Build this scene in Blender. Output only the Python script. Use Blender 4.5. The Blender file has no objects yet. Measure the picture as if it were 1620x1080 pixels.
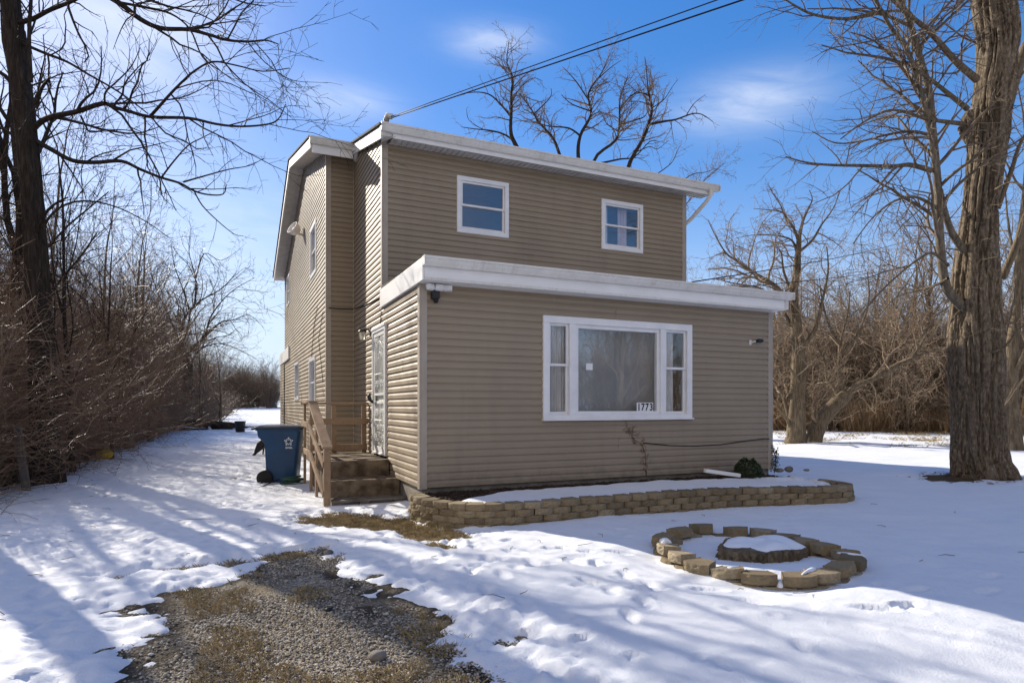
import bpy, math, random
import numpy as np
from mathutils import Vector, Matrix
R = math.radians
SC = bpy.context.scene
COL = SC.collection

# ------------------------------------------------------------------ camera
YAW = R(24.3)
CAMH = 1.45
F_PX, CX, HY = 985.0, 810.0, 642.0          # focal length and horizon of the 1620 x 1080 photograph
cam_d = bpy.data.cameras.new('camera')
cam_d.sensor_width = 36.0
cam_d.lens = F_PX / 1620.0 * 36.0
cam_d.shift_y = (HY - 540.0) / 1620.0
cam_d.clip_start = 0.05
cam_d.clip_end = 3000
cam = bpy.data.objects.new('camera', cam_d)
cam.location = (0, 0, CAMH)
cam.rotation_euler = (R(90), 0, -YAW)
COL.objects.link(cam)
SC.camera = cam

# ------------------------------------------------------------------ light
SUN_AZ, SUN_EL = R(-23.5), R(28.5)            # azimuth from +Y towards +X
sun_dir = Vector((math.sin(SUN_AZ) * math.cos(SUN_EL), math.cos(SUN_AZ) * math.cos(SUN_EL), math.sin(SUN_EL)))
sun_d = bpy.data.lights.new('sun', 'SUN')
sun_d.energy = 4.8
sun_d.angle = R(0.5)
sun_d.color = (1.0, 0.91, 0.77)
sun = bpy.data.objects.new('sun', sun_d)
sun.rotation_euler = sun_dir.to_track_quat('Z', 'Y').to_euler()
sun.location = (-8, 20, 20)
COL.objects.link(sun)

world = bpy.data.worlds.new('World')
SC.world = world
world.use_nodes = True
wn, wl = world.node_tree.nodes, world.node_tree.links
wn.clear()
w_out = wn.new('ShaderNodeOutputWorld')
w_bg = wn.new('ShaderNodeBackground')
w_bg.inputs['Strength'].default_value = 0.11
w_sky = wn.new('ShaderNodeTexSky')
w_sky.sky_type = 'NISHITA'
w_sky.sun_disc = False
w_sky.sun_elevation = SUN_EL
w_sky.sun_rotation = SUN_AZ
w_sky.air_density = 1.0
w_sky.dust_density = 0.3
w_sky.ozone_density = 3.0
w_hsv = wn.new('ShaderNodeHueSaturation')
w_hsv.inputs['Saturation'].default_value = 1.76
w_hsv.inputs['Value'].default_value = 1.92
w_hsv.inputs['Hue'].default_value = 0.516
w_gam = wn.new('ShaderNodeGamma')
w_gam.inputs['Gamma'].default_value = 0.62
wl.new(w_sky.outputs['Color'], w_gam.inputs['Color'])
wl.new(w_gam.outputs['Color'], w_hsv.inputs['Color'])

def wmath(op, a, b=None, c=None):
    n = wn.new('ShaderNodeMath'); n.operation = op
    for i, v in enumerate((a, b, c)):
        if v is None: continue
        if isinstance(v, (int, float)): n.inputs[i].default_value = v
        else: wl.new(v, n.inputs[i])
    return n.outputs[0]

w_tc = wn.new('ShaderNodeTexCoord')
w_sep = wn.new('ShaderNodeSeparateXYZ')
wl.new(w_tc.outputs['Generated'], w_sep.inputs[0])
az = wmath('ARCTAN2', w_sep.outputs[0], w_sep.outputs[1])
el = wmath('ARCSINE', w_sep.outputs[2])
# pale haze towards the horizon
hz = wmath('MULTIPLY', wmath('EXPONENT', wmath('MULTIPLY', wmath('POWER', wmath('ABSOLUTE', wmath('DIVIDE', el, R(11.0))), 1.6), -1.0)), .88)
w_hz = wn.new('ShaderNodeMix'); w_hz.data_type = 'RGBA'
wl.new(hz, w_hz.inputs[0]); wl.new(w_hsv.outputs['Color'], w_hz.inputs[6])
w_hz.inputs[7].default_value = (3.7, 4.45, 5.9, 1)
sky_col = w_hz.outputs[2]
w_map = wn.new('ShaderNodeCombineXYZ')
wl.new(wmath('MULTIPLY', az, 7.0), w_map.inputs[0])
wl.new(wmath('MULTIPLY', wmath('ADD', el, wmath('MULTIPLY', az, 0.16)), 34.0), w_map.inputs[1])
w_noi = wn.new('ShaderNodeTexNoise')
w_noi.inputs['Scale'].default_value = 1.3
w_noi.inputs['Detail'].default_value = 7.0
w_noi.inputs['Roughness'].default_value = 0.58
w_noi.inputs['Distortion'].default_value = 0.6
wl.new(w_map.outputs[0], w_noi.inputs['Vector'])
cl_noise = wmath('MULTIPLY_ADD', w_noi.outputs[0], 1.5, 0.0)
# thin wisps: azimuth, elevation (deg), half widths (deg), weight
WISPS = [(22.5, 30.3, 3.8, 1.2, .48), (9.0, 25.3, 4.2, 1.4, .46), (45.0, 24.5, 5.5, 1.9, .60), (-6.0, 29.0, 6.0, 5.0, .60),
         (-1.0, 13.0, 14.0, 6.0, .30), (20.0, 7.0, 60.0, 5.0, .16), (-60.0, 22.0, 12.0, 3.0, .5), (130.0, 30.0, 20.0, 4.0, .5), (-150.0, 24.0, 16.0, 3.5, .5)]
cl = None
for (a0, e0, sa, se, wgt) in WISPS:
    da = wmath('POWER', wmath('ABSOLUTE', wmath('DIVIDE', wmath('SUBTRACT', az, R(a0)), R(sa))), 2.0)
    de = wmath('POWER', wmath('ABSOLUTE', wmath('DIVIDE', wmath('SUBTRACT', el, R(e0)), R(se))), 2.0)
    g = wmath('MULTIPLY', wmath('EXPONENT', wmath('MULTIPLY', wmath('ADD', da, de), -1.0)), wgt)
    cl = g if cl is None else wmath('ADD', cl, g)
cl = wmath('MINIMUM', wmath('MAXIMUM', wmath('MULTIPLY', cl, cl_noise), 0.0), 1.0)
w_mix = wn.new('ShaderNodeMix'); w_mix.data_type = 'RGBA'
wl.new(cl, w_mix.inputs[0])
wl.new(sky_col, w_mix.inputs[6])
w_mix.inputs[7].default_value = (6.2, 6.5, 7.0, 1)
# unseen bright cloud bank added behind the camera to fill the shaded house front
w_dot = wn.new('ShaderNodeVectorMath'); w_dot.operation = 'DOT_PRODUCT'
wl.new(w_tc.outputs['Generated'], w_dot.inputs[0])
FILL_AZ, FILL_EL = R(-138), R(24)
w_dot.inputs[1].default_value = (math.sin(FILL_AZ) * math.cos(FILL_EL), math.cos(FILL_AZ) * math.cos(FILL_EL), math.sin(FILL_EL))
w_mr = wn.new('ShaderNodeMapRange'); w_mr.interpolation_type = 'SMOOTHSTEP'
w_mr.inputs[1].default_value = .42; w_mr.inputs[2].default_value = .80
wl.new(w_dot.outputs['Value'], w_mr.inputs[0])
w_n2 = wn.new('ShaderNodeTexNoise'); w_n2.inputs['Scale'].default_value = 3.2; w_n2.inputs['Detail'].default_value = 5
wl.new(w_tc.outputs['Generated'], w_n2.inputs['Vector'])
bank = wmath('MINIMUM', wmath('MULTIPLY', w_mr.outputs[0], wmath('MULTIPLY_ADD', w_n2.outputs[0], 1.6, .1)), 1.0)
w_mix2 = wn.new('ShaderNodeMix'); w_mix2.data_type = 'RGBA'
wl.new(bank, w_mix2.inputs[0]); wl.new(w_mix.outputs[2], w_mix2.inputs[6])
w_mix2.inputs[7].default_value = (4.6, 4.05, 3.65, 1)
wl.new(w_mix2.outputs[2], w_bg.inputs['Color'])
wl.new(w_bg.outputs[0], w_out.inputs[0])

SC.view_settings.view_transform = 'Standard'
SC.view_settings.look = 'None'
SC.view_settings.gamma = 1.0
SC.view_settings.use_curve_mapping = False
SC.view_settings.exposure = 0.62
SC.cycles.max_bounces = 6
SC.cycles.diffuse_bounces = 3
SC.cycles.use_denoising = True
SC.cycles.use_adaptive_sampling = False
world.cycles.sampling_method = 'MANUAL'
world.cycles.sample_map_resolution = 2048
SC.cycles.transparent_max_bounces = 12
SC.cycles.caustics_reflective = False
SC.cycles.caustics_refractive = False
SC.cycles.sample_clamp_indirect = 6.0

# ------------------------------------------------------------------ pixel rays of the photograph -> points of the place
FX, FY = math.sin(YAW), math.cos(YAW)
RX, RY = math.cos(YAW), -math.sin(YAW)
def P_depth(u, v, d):
    s = (u - CX) / F_PX
    return Vector((d * (FX + RX * s), d * (FY + RY * s), CAMH + (HY - v) / F_PX * d))
def P_z(u, v, z=0.0):
    return P_depth(u, v, (CAMH - z) * F_PX / (v - HY))
def P_X(u, v, x):
    s = (u - CX) / F_PX
    return P_depth(u, v, x / (FX + RX * s))
def P_Y(u, v, y):
    s = (u - CX) / F_PX
    return P_depth(u, v, y / (FY + RY * s))

# ------------------------------------------------------------------ noise
def _hash(ix, iy, iz, seed):
    h = (ix * 374761393 + iy * 668265263 + iz * 2147483647 + seed * 144665) & 0xFFFFFFFF
    h = ((h ^ (h >> 13)) * 1274126177) & 0xFFFFFFFF
    h = h ^ (h >> 16)
    return (h & 0xFFFF) / 65535.0
def vnoise(x, y, z=0.0, seed=0):
    x, y, z = np.broadcast_arrays(np.asarray(x, float), np.asarray(y, float), np.asarray(z, float))
    ix, iy, iz = np.floor(x).astype(np.int64), np.floor(y).astype(np.int64), np.floor(z).astype(np.int64)
    fx, fy, fz = x - ix, y - iy, z - iz
    fx = fx * fx * (3 - 2 * fx); fy = fy * fy * (3 - 2 * fy); fz = fz * fz * (3 - 2 * fz)
    def c(a, b, d): return _hash(ix + a, iy + b, iz + d, seed)
    x00 = c(0,0,0) * (1 - fx) + c(1,0,0) * fx; x10 = c(0,1,0) * (1 - fx) + c(1,1,0) * fx
    x01 = c(0,0,1) * (1 - fx) + c(1,0,1) * fx; x11 = c(0,1,1) * (1 - fx) + c(1,1,1) * fx
    return (x00 * (1 - fy) + x10 * fy) * (1 - fz) + (x01 * (1 - fy) + x11 * fy) * fz
def fbm(x, y, z=0.0, octaves=4, seed=0, gain=0.5):
    t, a, n, f = 0.0, 1.0, 0.0, 1.0
    for o in range(octaves):
        t = t + a * (vnoise(np.asarray(x) * f, np.asarray(y) * f, np.asarray(z) * f, seed + o * 17) - 0.5)
        n += a; a *= gain; f *= 2.03
    return t / n * 2.0
def sstep(a, b, x):
    t = np.clip((x - a) / (b - a), 0, 1)
    return t * t * (3 - 2 * t)

# ------------------------------------------------------------------ object helpers
def link(o, parent=None):
    COL.objects.link(o)
    if parent is not None: o.parent = parent
    return o
def thing(name, label, cat, loc=(0, 0, 0), group=None, rotz=0.0):
    o = bpy.data.objects.new(name, None)
    o.empty_display_size = 0.1
    o.location = loc; o.rotation_euler = (0, 0, rotz)
    tag(o, label, cat, group)
    return link(o)
def tag(o, label=None, cat=None, group=None, kind=None):
    if label: o['label'] = label
    if cat: o['category'] = cat
    if group: o['group'] = group
    if kind: o['kind'] = kind
    return o
def off(parent):
    return Vector(parent.location) if parent is not None and parent.rotation_euler.z == 0 else Vector((0, 0, 0))
def np_mesh(name, verts, quads, mat, parent=None, smooth=True, local=False, tris=None):
    """verts Nx3, quads Mx4; world coordinates are made local to an unrotated parent unless local"""
    verts = np.asarray(verts, np.float32).reshape(-1, 3)
    if parent is not None and not local:
        base = Vector((0, 0, 0)); p = parent
        while p is not None: base += Vector(p.location); p = p.parent
        verts = verts - np.array(base, np.float32)
    me = bpy.data.meshes.new(name)
    quads = np.asarray(quads, np.int32).reshape(-1, 4) if quads is not None and len(quads) else np.zeros((0, 4), np.int32)
    tris = np.asarray(tris, np.int32).reshape(-1, 3) if tris is not None and len(tris) else np.zeros((0, 3), np.int32)
    nq, nt = len(quads), len(tris)
    me.vertices.add(len(verts)); me.vertices.foreach_set('co', verts.ravel())
    me.loops.add(nq * 4 + nt * 3)
    me.loops.foreach_set('vertex_index', np.concatenate([quads.ravel(), tris.ravel()]))
    me.polygons.add(nq + nt)
    me.polygons.foreach_set('loop_start', np.concatenate([np.arange(nq) * 4, nq * 4 + np.arange(nt) * 3]).astype(np.int32))
    me.polygons.foreach_set('use_smooth', np.full(nq + nt, smooth, bool))
    me.update(calc_edges=True)
    me.materials.append(mat)
    return link(bpy.data.objects.new(name, me), parent)

class MB:
    """collects faces, builds ONE mesh object"""
    def __init__(s): s.v, s.f = [], []
    def face(s, *pts):
        b = len(s.v); s.v += [tuple(p) for p in pts]; s.f.append(tuple(range(b, b + len(pts)))); return s
    def box(s, x0, x1, y0, y1, z0, z1, m=None, bev=0.0):
        b = len(s.v)
        p = [(x0,y0,z0),(x1,y0,z0),(x1,y1,z0),(x0,y1,z0),(x0,y0,z1),(x1,y0,z1),(x1,y1,z1),(x0,y1,z1)]
        if m is not None: p = [tuple(m @ Vector(q)) for q in p]
        s.v += p
        s.f += [tuple(b + i for i in q) for q in ((0,3,2,1),(4,5,6,7),(0,1,5,4),(1,2,6,5),(2,3,7,6),(3,0,4,7))]
        return s
    def beam(s, a, b, w, h, up=(0, 0, 1)):
        """a board from a to b, w wide (sideways), h high (along up)"""
        a, b = Vector(a), Vector(b); d = (b - a); L = d.length; d.normalize()
        side = d.cross(Vector(up)).normalized(); u2 = side.cross(d).normalized()
        m = Matrix(((d.x, side.x, u2.x, a.x), (d.y, side.y, u2.y, a.y), (d.z, side.z, u2.z, a.z), (0, 0, 0, 1)))
        return s.box(0, L, -w / 2, w / 2, -h / 2, h / 2, m)
    def prism(s, prof, axis, t0, t1):
        """closed profile [(a,b)]; axis 'X': (a,b)=(y,z), 'Y': (x,z), 'Z': (x,y)"""
        def q(a, b, t): return {'X': (t, a, b), 'Y': (a, t, b), 'Z': (a, b, t)}[axis]
        b0 = len(s.v); n = len(prof)
        s.v += [q(a, b, t0) for a, b in prof] + [q(a, b, t1) for a, b in prof]
        for i in range(n):
            j = (i + 1) % n
            s.f.append((b0 + i, b0 + j, b0 + n + j, b0 + n + i))
        s.f.append(tuple(b0 + i for i in range(n - 1, -1, -1))); s.f.append(tuple(b0 + n + i for i in range(n)))
        return s
    def tube(s, pts, r, sides=8, cap=True):
        pts = [Vector(p) for p in pts]; n = len(pts)
        rr = r if isinstance(r, (list, tuple)) else [r] * n
        rings = []; ref = None
        for i in range(n):
            t = (pts[min(i + 1, n - 1)] - pts[max(i - 1, 0)]).normalized()
            if ref is None: ref = Vector((0, 0, 1)) if abs(t.z) < .9 else Vector((1, 0, 0))
            a = ref.cross(t).normalized(); c = t.cross(a); ref = c
            b = len(s.v)
            s.v += [tuple(pts[i] + (a * math.cos(k * 2 * math.pi / sides) + c * math.sin(k * 2 * math.pi / sides)) * rr[i]) for k in range(sides)]
            rings.append(b)
        for i in range(n - 1):
            for k in range(sides):
                k2 = (k + 1) % sides
                s.f.append((rings[i] + k, rings[i] + k2, rings[i + 1] + k2, rings[i + 1] + k))
        if cap:
            s.f.append(tuple(rings[0] + k for k in range(sides - 1, -1, -1))); s.f.append(tuple(rings[-1] + k for k in range(sides)))
        return s
    def lathe(s, prof, m, sides=24):
        """profile [(r, z)] spun about local z, matrix m"""
        b = len(s.v); n = len(prof)
        for (r, z) in prof:
            s.v += [tuple(m @ Vector((r * math.cos(k * 2 * math.pi / sides), r * math.sin(k * 2 * math.pi / sides), z))) for k in range(sides)]
        for i in range(n - 1):
            for k in range(sides):
                k2 = (k + 1) % sides
                s.f.append((b + i * sides + k, b + i * sides + k2, b + (i + 1) * sides + k2, b + (i + 1) * sides + k))
        return s
    def build(s, name, mat, parent=None, smooth=False, bevel=0.0, local=False, seg=2):
        base = Vector((0, 0, 0))
        if parent is not None and not local:
            p = parent
            while p is not None: base += Vector(p.location); p = p.parent
        me = bpy.data.meshes.new(name)
        me.from_pydata([(v[0] - base.x, v[1] - base.y, v[2] - base.z) for v in s.v], [], s.f)
        me.polygons.foreach_set('use_smooth', [smooth] * len(me.polygons))
        me.materials.append(mat)
        me.update()
        o = link(bpy.data.objects.new(name, me), parent)
        if bevel > 0:
            md = o.modifiers.new('bevel', 'BEVEL'); md.width = bevel; md.segments = seg; md.limit_method = 'ANGLE'; md.angle_limit = R(30)
            md.harden_normals = False
        return o

# ------------------------------------------------------------------ materials
def new_mat(name, rough=0.7, spec=0.3):
    m = bpy.data.materials.new(name); m.use_nodes = True
    nt = m.node_tree; b = nt.nodes['Principled BSDF']
    b.inputs['Roughness'].default_value = rough
    b.inputs['Specular IOR Level'].default_value = spec
    return m, nt, b
def ramp(nt, fac, stops):
    r = nt.nodes.new('ShaderNodeValToRGB'); e = r.color_ramp.elements
    while len(e) < len(stops): e.new(0.5)
    for i, (p, c) in enumerate(stops):
        e[i].position = p; e[i].color = (c[0], c[1], c[2], 1)
    nt.links.new(fac, r.inputs[0]); return r.outputs[0]
def noise(nt, scale, detail=4, rough=0.55, vec=None, dist=0.0, stretch=None):
    n = nt.nodes.new('ShaderNodeTexNoise')
    n.inputs['Scale'].default_value = scale; n.inputs['Detail'].default_value = detail
    n.inputs['Roughness'].default_value = rough; n.inputs['Distortion'].default_value = dist
    tc = nt.nodes.new('ShaderNodeTexCoord'); src = vec or tc.outputs['Object']
    if stretch:
        mp = nt.nodes.new('ShaderNodeMapping'); mp.inputs['Scale'].default_value = stretch
        nt.links.new(src, mp.inputs[0]); src = mp.outputs[0]
    nt.links.new(src, n.inputs['Vector']); return n.outputs[0]
def mixc(nt, fac, a, b, mode='MIX'):
    n = nt.nodes.new('ShaderNodeMix'); n.data_type = 'RGBA'; n.blend_type = mode
    for i, v in ((0, fac), (6, a), (7, b)):
        if isinstance(v, (int, float)): n.inputs[i].default_value = v
        elif isinstance(v, tuple): n.inputs[i].default_value = (v[0], v[1], v[2], 1)
        else: nt.links.new(v, n.inputs[i])
    return n.outputs[2]
def bump(nt, b, h, strength=0.5, dist=0.01):
    n = nt.nodes.new('ShaderNodeBump'); n.inputs['Strength'].default_value = strength; n.inputs['Distance'].default_value = dist
    nt.links.new(h, n.inputs['Height']); nt.links.new(n.outputs[0], b.inputs['Normal'])
def simple(name, c1, c2, scale=6, rough=0.6, spec=0.3, bmp=0.0, bscale=40, bdist=0.004, stretch=None, lo=.35, hi=.65, metal=0.0):
    m, nt, b = new_mat(name, rough, spec)
    nt.links.new(ramp(nt, noise(nt, scale, stretch=stretch), [(lo, c1), (hi, c2)]), b.inputs['Base Color'])
    b.inputs['Metallic'].default_value = metal
    if bmp: bump(nt, b, noise(nt, bscale, stretch=stretch), bmp, bdist)
    return m
M = {}
# siding: taupe vinyl with faint streaks and dirt
m, nt, b = new_mat('siding', 0.5, 0.35)
c = ramp(nt, noise(nt, 1.1, 5, .6), [(.3, (.290, .231, .162)), (.7, (.325, .262, .187))])
c = mixc(nt, ramp(nt, noise(nt, 3.0, 6, .7, stretch=(1.0, 1.0, .12)), [(.52, (0, 0, 0)), (.78, (.35, .35, .35))]), c, (.205, .165, .125))
tcs = nt.nodes.new('ShaderNodeTexCoord'); sxyz = nt.nodes.new('ShaderNodeSeparateXYZ'); nt.links.new(tcs.outputs['Object'], sxyz.inputs[0])
def smath(op, a, k):
    n = nt.nodes.new('ShaderNodeMath'); n.operation = op; nt.links.new(a, n.inputs[0])
    if isinstance(k, (int, float)): n.inputs[1].default_value = k
    else: nt.links.new(k, n.inputs[1])
    return n.outputs[0]
spl = smath('ADD', smath('MULTIPLY', sxyz.outputs[2], -1.6), smath('MULTIPLY', noise(nt, 5.0, 6, .7), 1.8))       # mud thrown up by rain
c = mixc(nt, ramp(nt, spl, [(.10, (0, 0, 0)), (.55, (.6, .6, .6))]), c, (.17, .135, .10))
nt.links.new(c, b.inputs['Base Color'])
bump(nt, b, noise(nt, 2.2, 3, .5, stretch=(1, 1, 2.5)), .35, .02)
M['siding'] = m
M['trim_tan'] = simple('trim_tan', (.36, .31, .255), (.41, .36, .30), 4, .5)
# weathered white metal
m, nt, b = new_mat('white_metal', 0.45, 0.4)
c = ramp(nt, noise(nt, 2.0, 4), [(.35, (.80, .79, .77)), (.65, (.86, .855, .84))])
c = mixc(nt, ramp(nt, noise(nt, 7.0, 6, .7, stretch=(1, 1, .5)), [(.60, (0, 0, 0)), (.80, (.4, .4, .4))]), c, (.50, .46, .40))
nt.links.new(c, b.inputs['Base Color'])
M['white'] = m
m, nt, b = new_mat('stained_gutter', 0.5, 0.35)
c = ramp(nt, noise(nt, 3.0, 5, .7), [(.3, (.66, .64, .60)), (.7, (.78, .765, .73))])
c = mixc(nt, ramp(nt, noise(nt, 9.0, 8, .8, stretch=(1, 1, .25)), [(.52, (0, 0, 0)), (.74, (.6, .6, .6))]), c, (.34, .30, .24))
nt.links.new(c, b.inputs['Base Color'])
M['gutter'] = m
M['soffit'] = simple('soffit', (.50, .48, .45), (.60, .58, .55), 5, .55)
M['vinyl'] = simple('window_vinyl', (.76, .76, .77), (.84, .84, .84), 4, .35, .4)
M['shingle'] = simple('shingle', (.02, .02, .022), (.055, .053, .052), 30, .9, .2, .6, 60, .01)
M['roof_felt'] = simple('roof_felt', (.05, .048, .046), (.10, .095, .09), 14, .9, .2, .5, 60, .01)
M['concrete'] = simple('concrete', (.15, .135, .115), (.27, .24, .20), 5, .9, .2, .6, 55, .008)
M['old_concrete'] = simple('step_concrete', (.085, .064, .045), (.25, .198, .142), 6, .92, .15, .8, 40, .012)
M['dark'] = simple('dark_plastic', (.012, .012, .013), (.025, .025, .026), 8, .5, .4)
M['black'] = simple('black_rubber', (.010, .010, .010), (.022, .021, .020), 8, .65, .3)
M['cable'] = simple('cable_black', (.012, .012, .013), (.02, .02, .02), 3, .7, .2)
m, nt, b = new_mat('deck_wood', 0.75, 0.25)
c = ramp(nt, noise(nt, 4, 6, .6, stretch=(1, 1, 1)), [(.3, (.25, .165, .10)), (.7, (.345, .245, .16))])
c = mixc(nt, ramp(nt, noise(nt, 22, 5, .7, stretch=(1, .25, 1)), [(.5, (0, 0, 0)), (.72, (.55, .55, .55))]), c, (.13, .085, .055))
nt.links.new(c, b.inputs['Base Color']); bump(nt, b, noise(nt, 60, 4, stretch=(1, .15, 1)), .35, .004)
M['wood'] = m
M['grey_wood'] = simple('grey_wood', (.10, .085, .07), (.19, .165, .14), 7, .85, .2, .5, 40, .006, stretch=(1, 1, .2))
m, nt, b = new_mat('block', 0.9, 0.2)
oi = nt.nodes.new('ShaderNodeNewGeometry')
ob_i = nt.nodes.new('ShaderNodeObjectInfo'); r_add = nt.nodes.new('ShaderNodeMath'); r_add.operation = 'ADD'
nt.links.new(oi.outputs['Random Per Island'], r_add.inputs[0]); nt.links.new(ob_i.outputs['Random'], r_add.inputs[1])
r_fr = nt.nodes.new('ShaderNodeMath'); r_fr.operation = 'FRACT'; nt.links.new(r_add.outputs[0], r_fr.inputs[0])
c = ramp(nt, r_fr.outputs[0], [(0, (.175, .135, .082)), (.4, (.265, .205, .122)), (.75, (.305, .240, .145)), (1, (.36, .295, .20))])
c = mixc(nt, ramp(nt, noise(nt, 38, 6, .75), [(.42, (0, 0, 0)), (.7, (.7, .7, .7))]), c, (.15, .115, .072))
c = mixc(nt, ramp(nt, noise(nt, 3, 4, .6), [(.5, (0, 0, 0)), (.75, (.4, .4, .4))]), c, (.17, .145, .105))
nt.links.new(c, b.inputs['Base Color']); bump(nt, b, noise(nt, 50, 6, .7), .8, .012)
M['block'] = m
M['twig_tan'] = simple('twig_tan', (.165, .112, .066), (.30, .215, .132), 8, .6, .4)
M['tangle'] = simple('tangle', (.15, .105, .065), (.36, .265, .17), .8, .6, .4, lo=.3, hi=.7)
M['blue'] = simple('bin_blue', (.008, .043, .112), (.013, .062, .148), 3, .42, .45, .08, 30, .004)
M['bin_lid'] = simple('bin_lid_grey', (.035, .04, .05), (.06, .065, .075), 5, .5, .4)
M['decal'] = simple('white_print', (.62, .64, .66), (.72, .74, .76), 20, .6)
M['yellow'] = simple('yellow_plastic', (.55, .38, .02), (.68, .48, .03), 8, .45, .4)
M['iron'] = simple('white_iron', (.60, .60, .58), (.74, .74, .72), 14, .5, .4)
M['curtain'] = simple('sheer_curtain', (.60, .60, .62), (.72, .71, .72), 4, .9, .1)
M['pink_curtain'] = simple('pink_curtain', (.55, .46, .50), (.66, .56, .60), 4, .9, .1)
M['room'] = simple('room_wall', (.34, .34, .34), (.40, .40, .39), 2, .9, .1)
M['paper'] = simple('paper', (.78, .79, .80), (.84, .84, .84), 6, .8, .1)
M['ink'] = simple('ink', (.006, .006, .007), (.012, .012, .013), 6, .6, .2)
M['stone'] = simple('field_stone', (.12, .11, .10), (.24, .215, .19), 9, .9, .2, .6, 50, .01)
M['green_hose'] = simple('green_hose', (.02, .055, .035), (.035, .085, .055), 8, .5, .4)
M['leaf'] = simple('evergreen_leaf', (.018, .032, .014), (.045, .065, .026), 30, .55, .3)

# bark: furrowed greys and browns
def bark(name, c1, c2, c3, s=6.0, st=(1, 1, .18), bs=.8, bd=.03):
    m, nt, b = new_mat(name, .92, .12)
    n1 = noise(nt, s, 6, .68, stretch=st, dist=.4)
    c = ramp(nt, n1, [(.30, c1), (.52, c2), (.72, c3)])
    nt.links.new(c, b.inputs['Base Color']); bump(nt, b, n1, bs, bd)
    return m
M['bark_big'] = bark('bark_big', (.048, .037, .027), (.165, .130, .092), (.36, .29, .205), 26, (1, 1, .35), 1.0, .025)
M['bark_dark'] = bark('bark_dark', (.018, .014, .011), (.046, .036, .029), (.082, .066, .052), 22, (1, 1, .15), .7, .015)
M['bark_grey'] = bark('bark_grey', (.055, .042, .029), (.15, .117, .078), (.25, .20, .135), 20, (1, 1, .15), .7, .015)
M['bark_light'] = bark('bark_light', (.075, .06, .045), (.165, .138, .102), (.27, .23, .18), 18, (1, 1, .3), .6, .010)
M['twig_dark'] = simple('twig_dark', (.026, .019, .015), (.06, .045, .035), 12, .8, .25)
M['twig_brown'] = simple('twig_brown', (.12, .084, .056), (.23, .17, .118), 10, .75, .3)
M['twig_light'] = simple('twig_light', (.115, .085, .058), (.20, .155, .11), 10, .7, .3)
M['brush'] = simple('brush_canes', (.135, .080, .046), (.30, .195, .115), 1.6, .5, .45, lo=.3, hi=.7)
M['reed'] = simple('dry_reed', (.34, .22, .115), (.54, .38, .205), .5, .85, .15)
_nt = M['reed'].node_tree; _tl = _nt.nodes.new('ShaderNodeBsdfTranslucent'); _mx = _nt.nodes.new('ShaderNodeMixShader')      # dry leaves let light through
_tl.inputs[0].default_value = (.32, .21, .11, 1); _mx.inputs[0].default_value = .45
_nt.links.new(_nt.nodes['Principled BSDF'].outputs[0], _mx.inputs[1]); _nt.links.new(_tl.outputs[0], _mx.inputs[2]); _nt.links.new(_mx.outputs[0], _nt.nodes['Material Output'].inputs[0])
M['straw'] = simple('straw', (.24, .18, .09), (.46, .365, .21), 8, .9, .1)

# snow
m, nt, b = new_mat('snow', 0.55, 0.25)
b.inputs['Base Color'].default_value = (.82, .84, .87, 1)
c = ramp(nt, noise(nt, 1.3, 5, .65), [(.35, (.80, .825, .86)), (.7, (.87, .88, .90))])
c = mixc(nt, ramp(nt, noise(nt, 26, 4, .8), [(.68, (0, 0, 0)), (.80, (.5, .5, .5))]), c, (.50, .46, .40))
nt.links.new(c, b.inputs['Base Color'])
bump(nt, b, noise(nt, 60, 7, .78), .65, .014)
M['snow'] = m
M['clean_snow'] = simple('clean_snow', (.80, .83, .87), (.88, .89, .91), 4, .55, .25, .3, 40, .01)

# soil under the snow: gravel drive, dead lawn and leaf litter chosen by a vertex colour of zones
m, nt, b = new_mat('soil', 0.95, 0.15)
vc = nt.nodes.new('ShaderNodeVertexColor'); vc.layer_name = 'zone'
sp = nt.nodes.new('ShaderNodeSeparateColor'); nt.links.new(vc.outputs[0], sp.inputs[0])
tc = nt.nodes.new('ShaderNodeTexCoord')
vo = nt.nodes.new('ShaderNodeTexVoronoi'); vo.inputs['Scale'].default_value = 62; nt.links.new(tc.outputs['Object'], vo.inputs['Vector'])
sv = nt.nodes.new('ShaderNodeSeparateColor'); nt.links.new(vo.outputs['Color'], sv.inputs[0])
grav = ramp(nt, sv.outputs[0], [(0, (.14, .112, .078)), (.5, (.28, .24, .18)), (1, (.46, .42, .35))])
grav = mixc(nt, ramp(nt, noise(nt, 2.6, 6, .7), [(.44, (0, 0, 0)), (.62, (.92, .92, .92))]), grav, (.19, .15, .095))
grav = mixc(nt, ramp(nt, noise(nt, 1.7, 5, .7, dist=.5), [(.56, (0, 0, 0)), (.68, (.9, .9, .9))]), grav, (.032, .026, .019))
lawn = ramp(nt, noise(nt, 26, 7, .8), [(.3, (.11, .083, .047)), (.52, (.26, .20, .108)), (.75, (.43, .345, .20))])
lawn = mixc(nt, ramp(nt, noise(nt, 3.5, 4), [(.54, (0, 0, 0)), (.66, (.8, .8, .8))]), lawn, (.05, .038, .022))
litter = ramp(nt, noise(nt, 30, 6, .8), [(.3, (.022, .016, .011)), (.55, (.07, .05, .034)), (.78, (.15, .105, .07))])
c = mixc(nt, sp.outputs[0], lawn, grav)
c = mixc(nt, sp.outputs[1], c, litter)
c = mixc(nt, sp.outputs[2], c, ramp(nt, noise(nt, 18, 6, .8), [(.35, (.026, .021, .016)), (.7, (.085, .066, .046))]))      # wet mud at the melting rim
nt.links.new(c, b.inputs['Base Color'])
bump(nt, b, vo.outputs['Distance'], .9, .014)
M['soil'] = m
M['mulch'] = simple('mulch', (.028, .020, .015), (.10, .07, .05), 40, .95, .1, 1.0, 60, .02)

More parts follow.
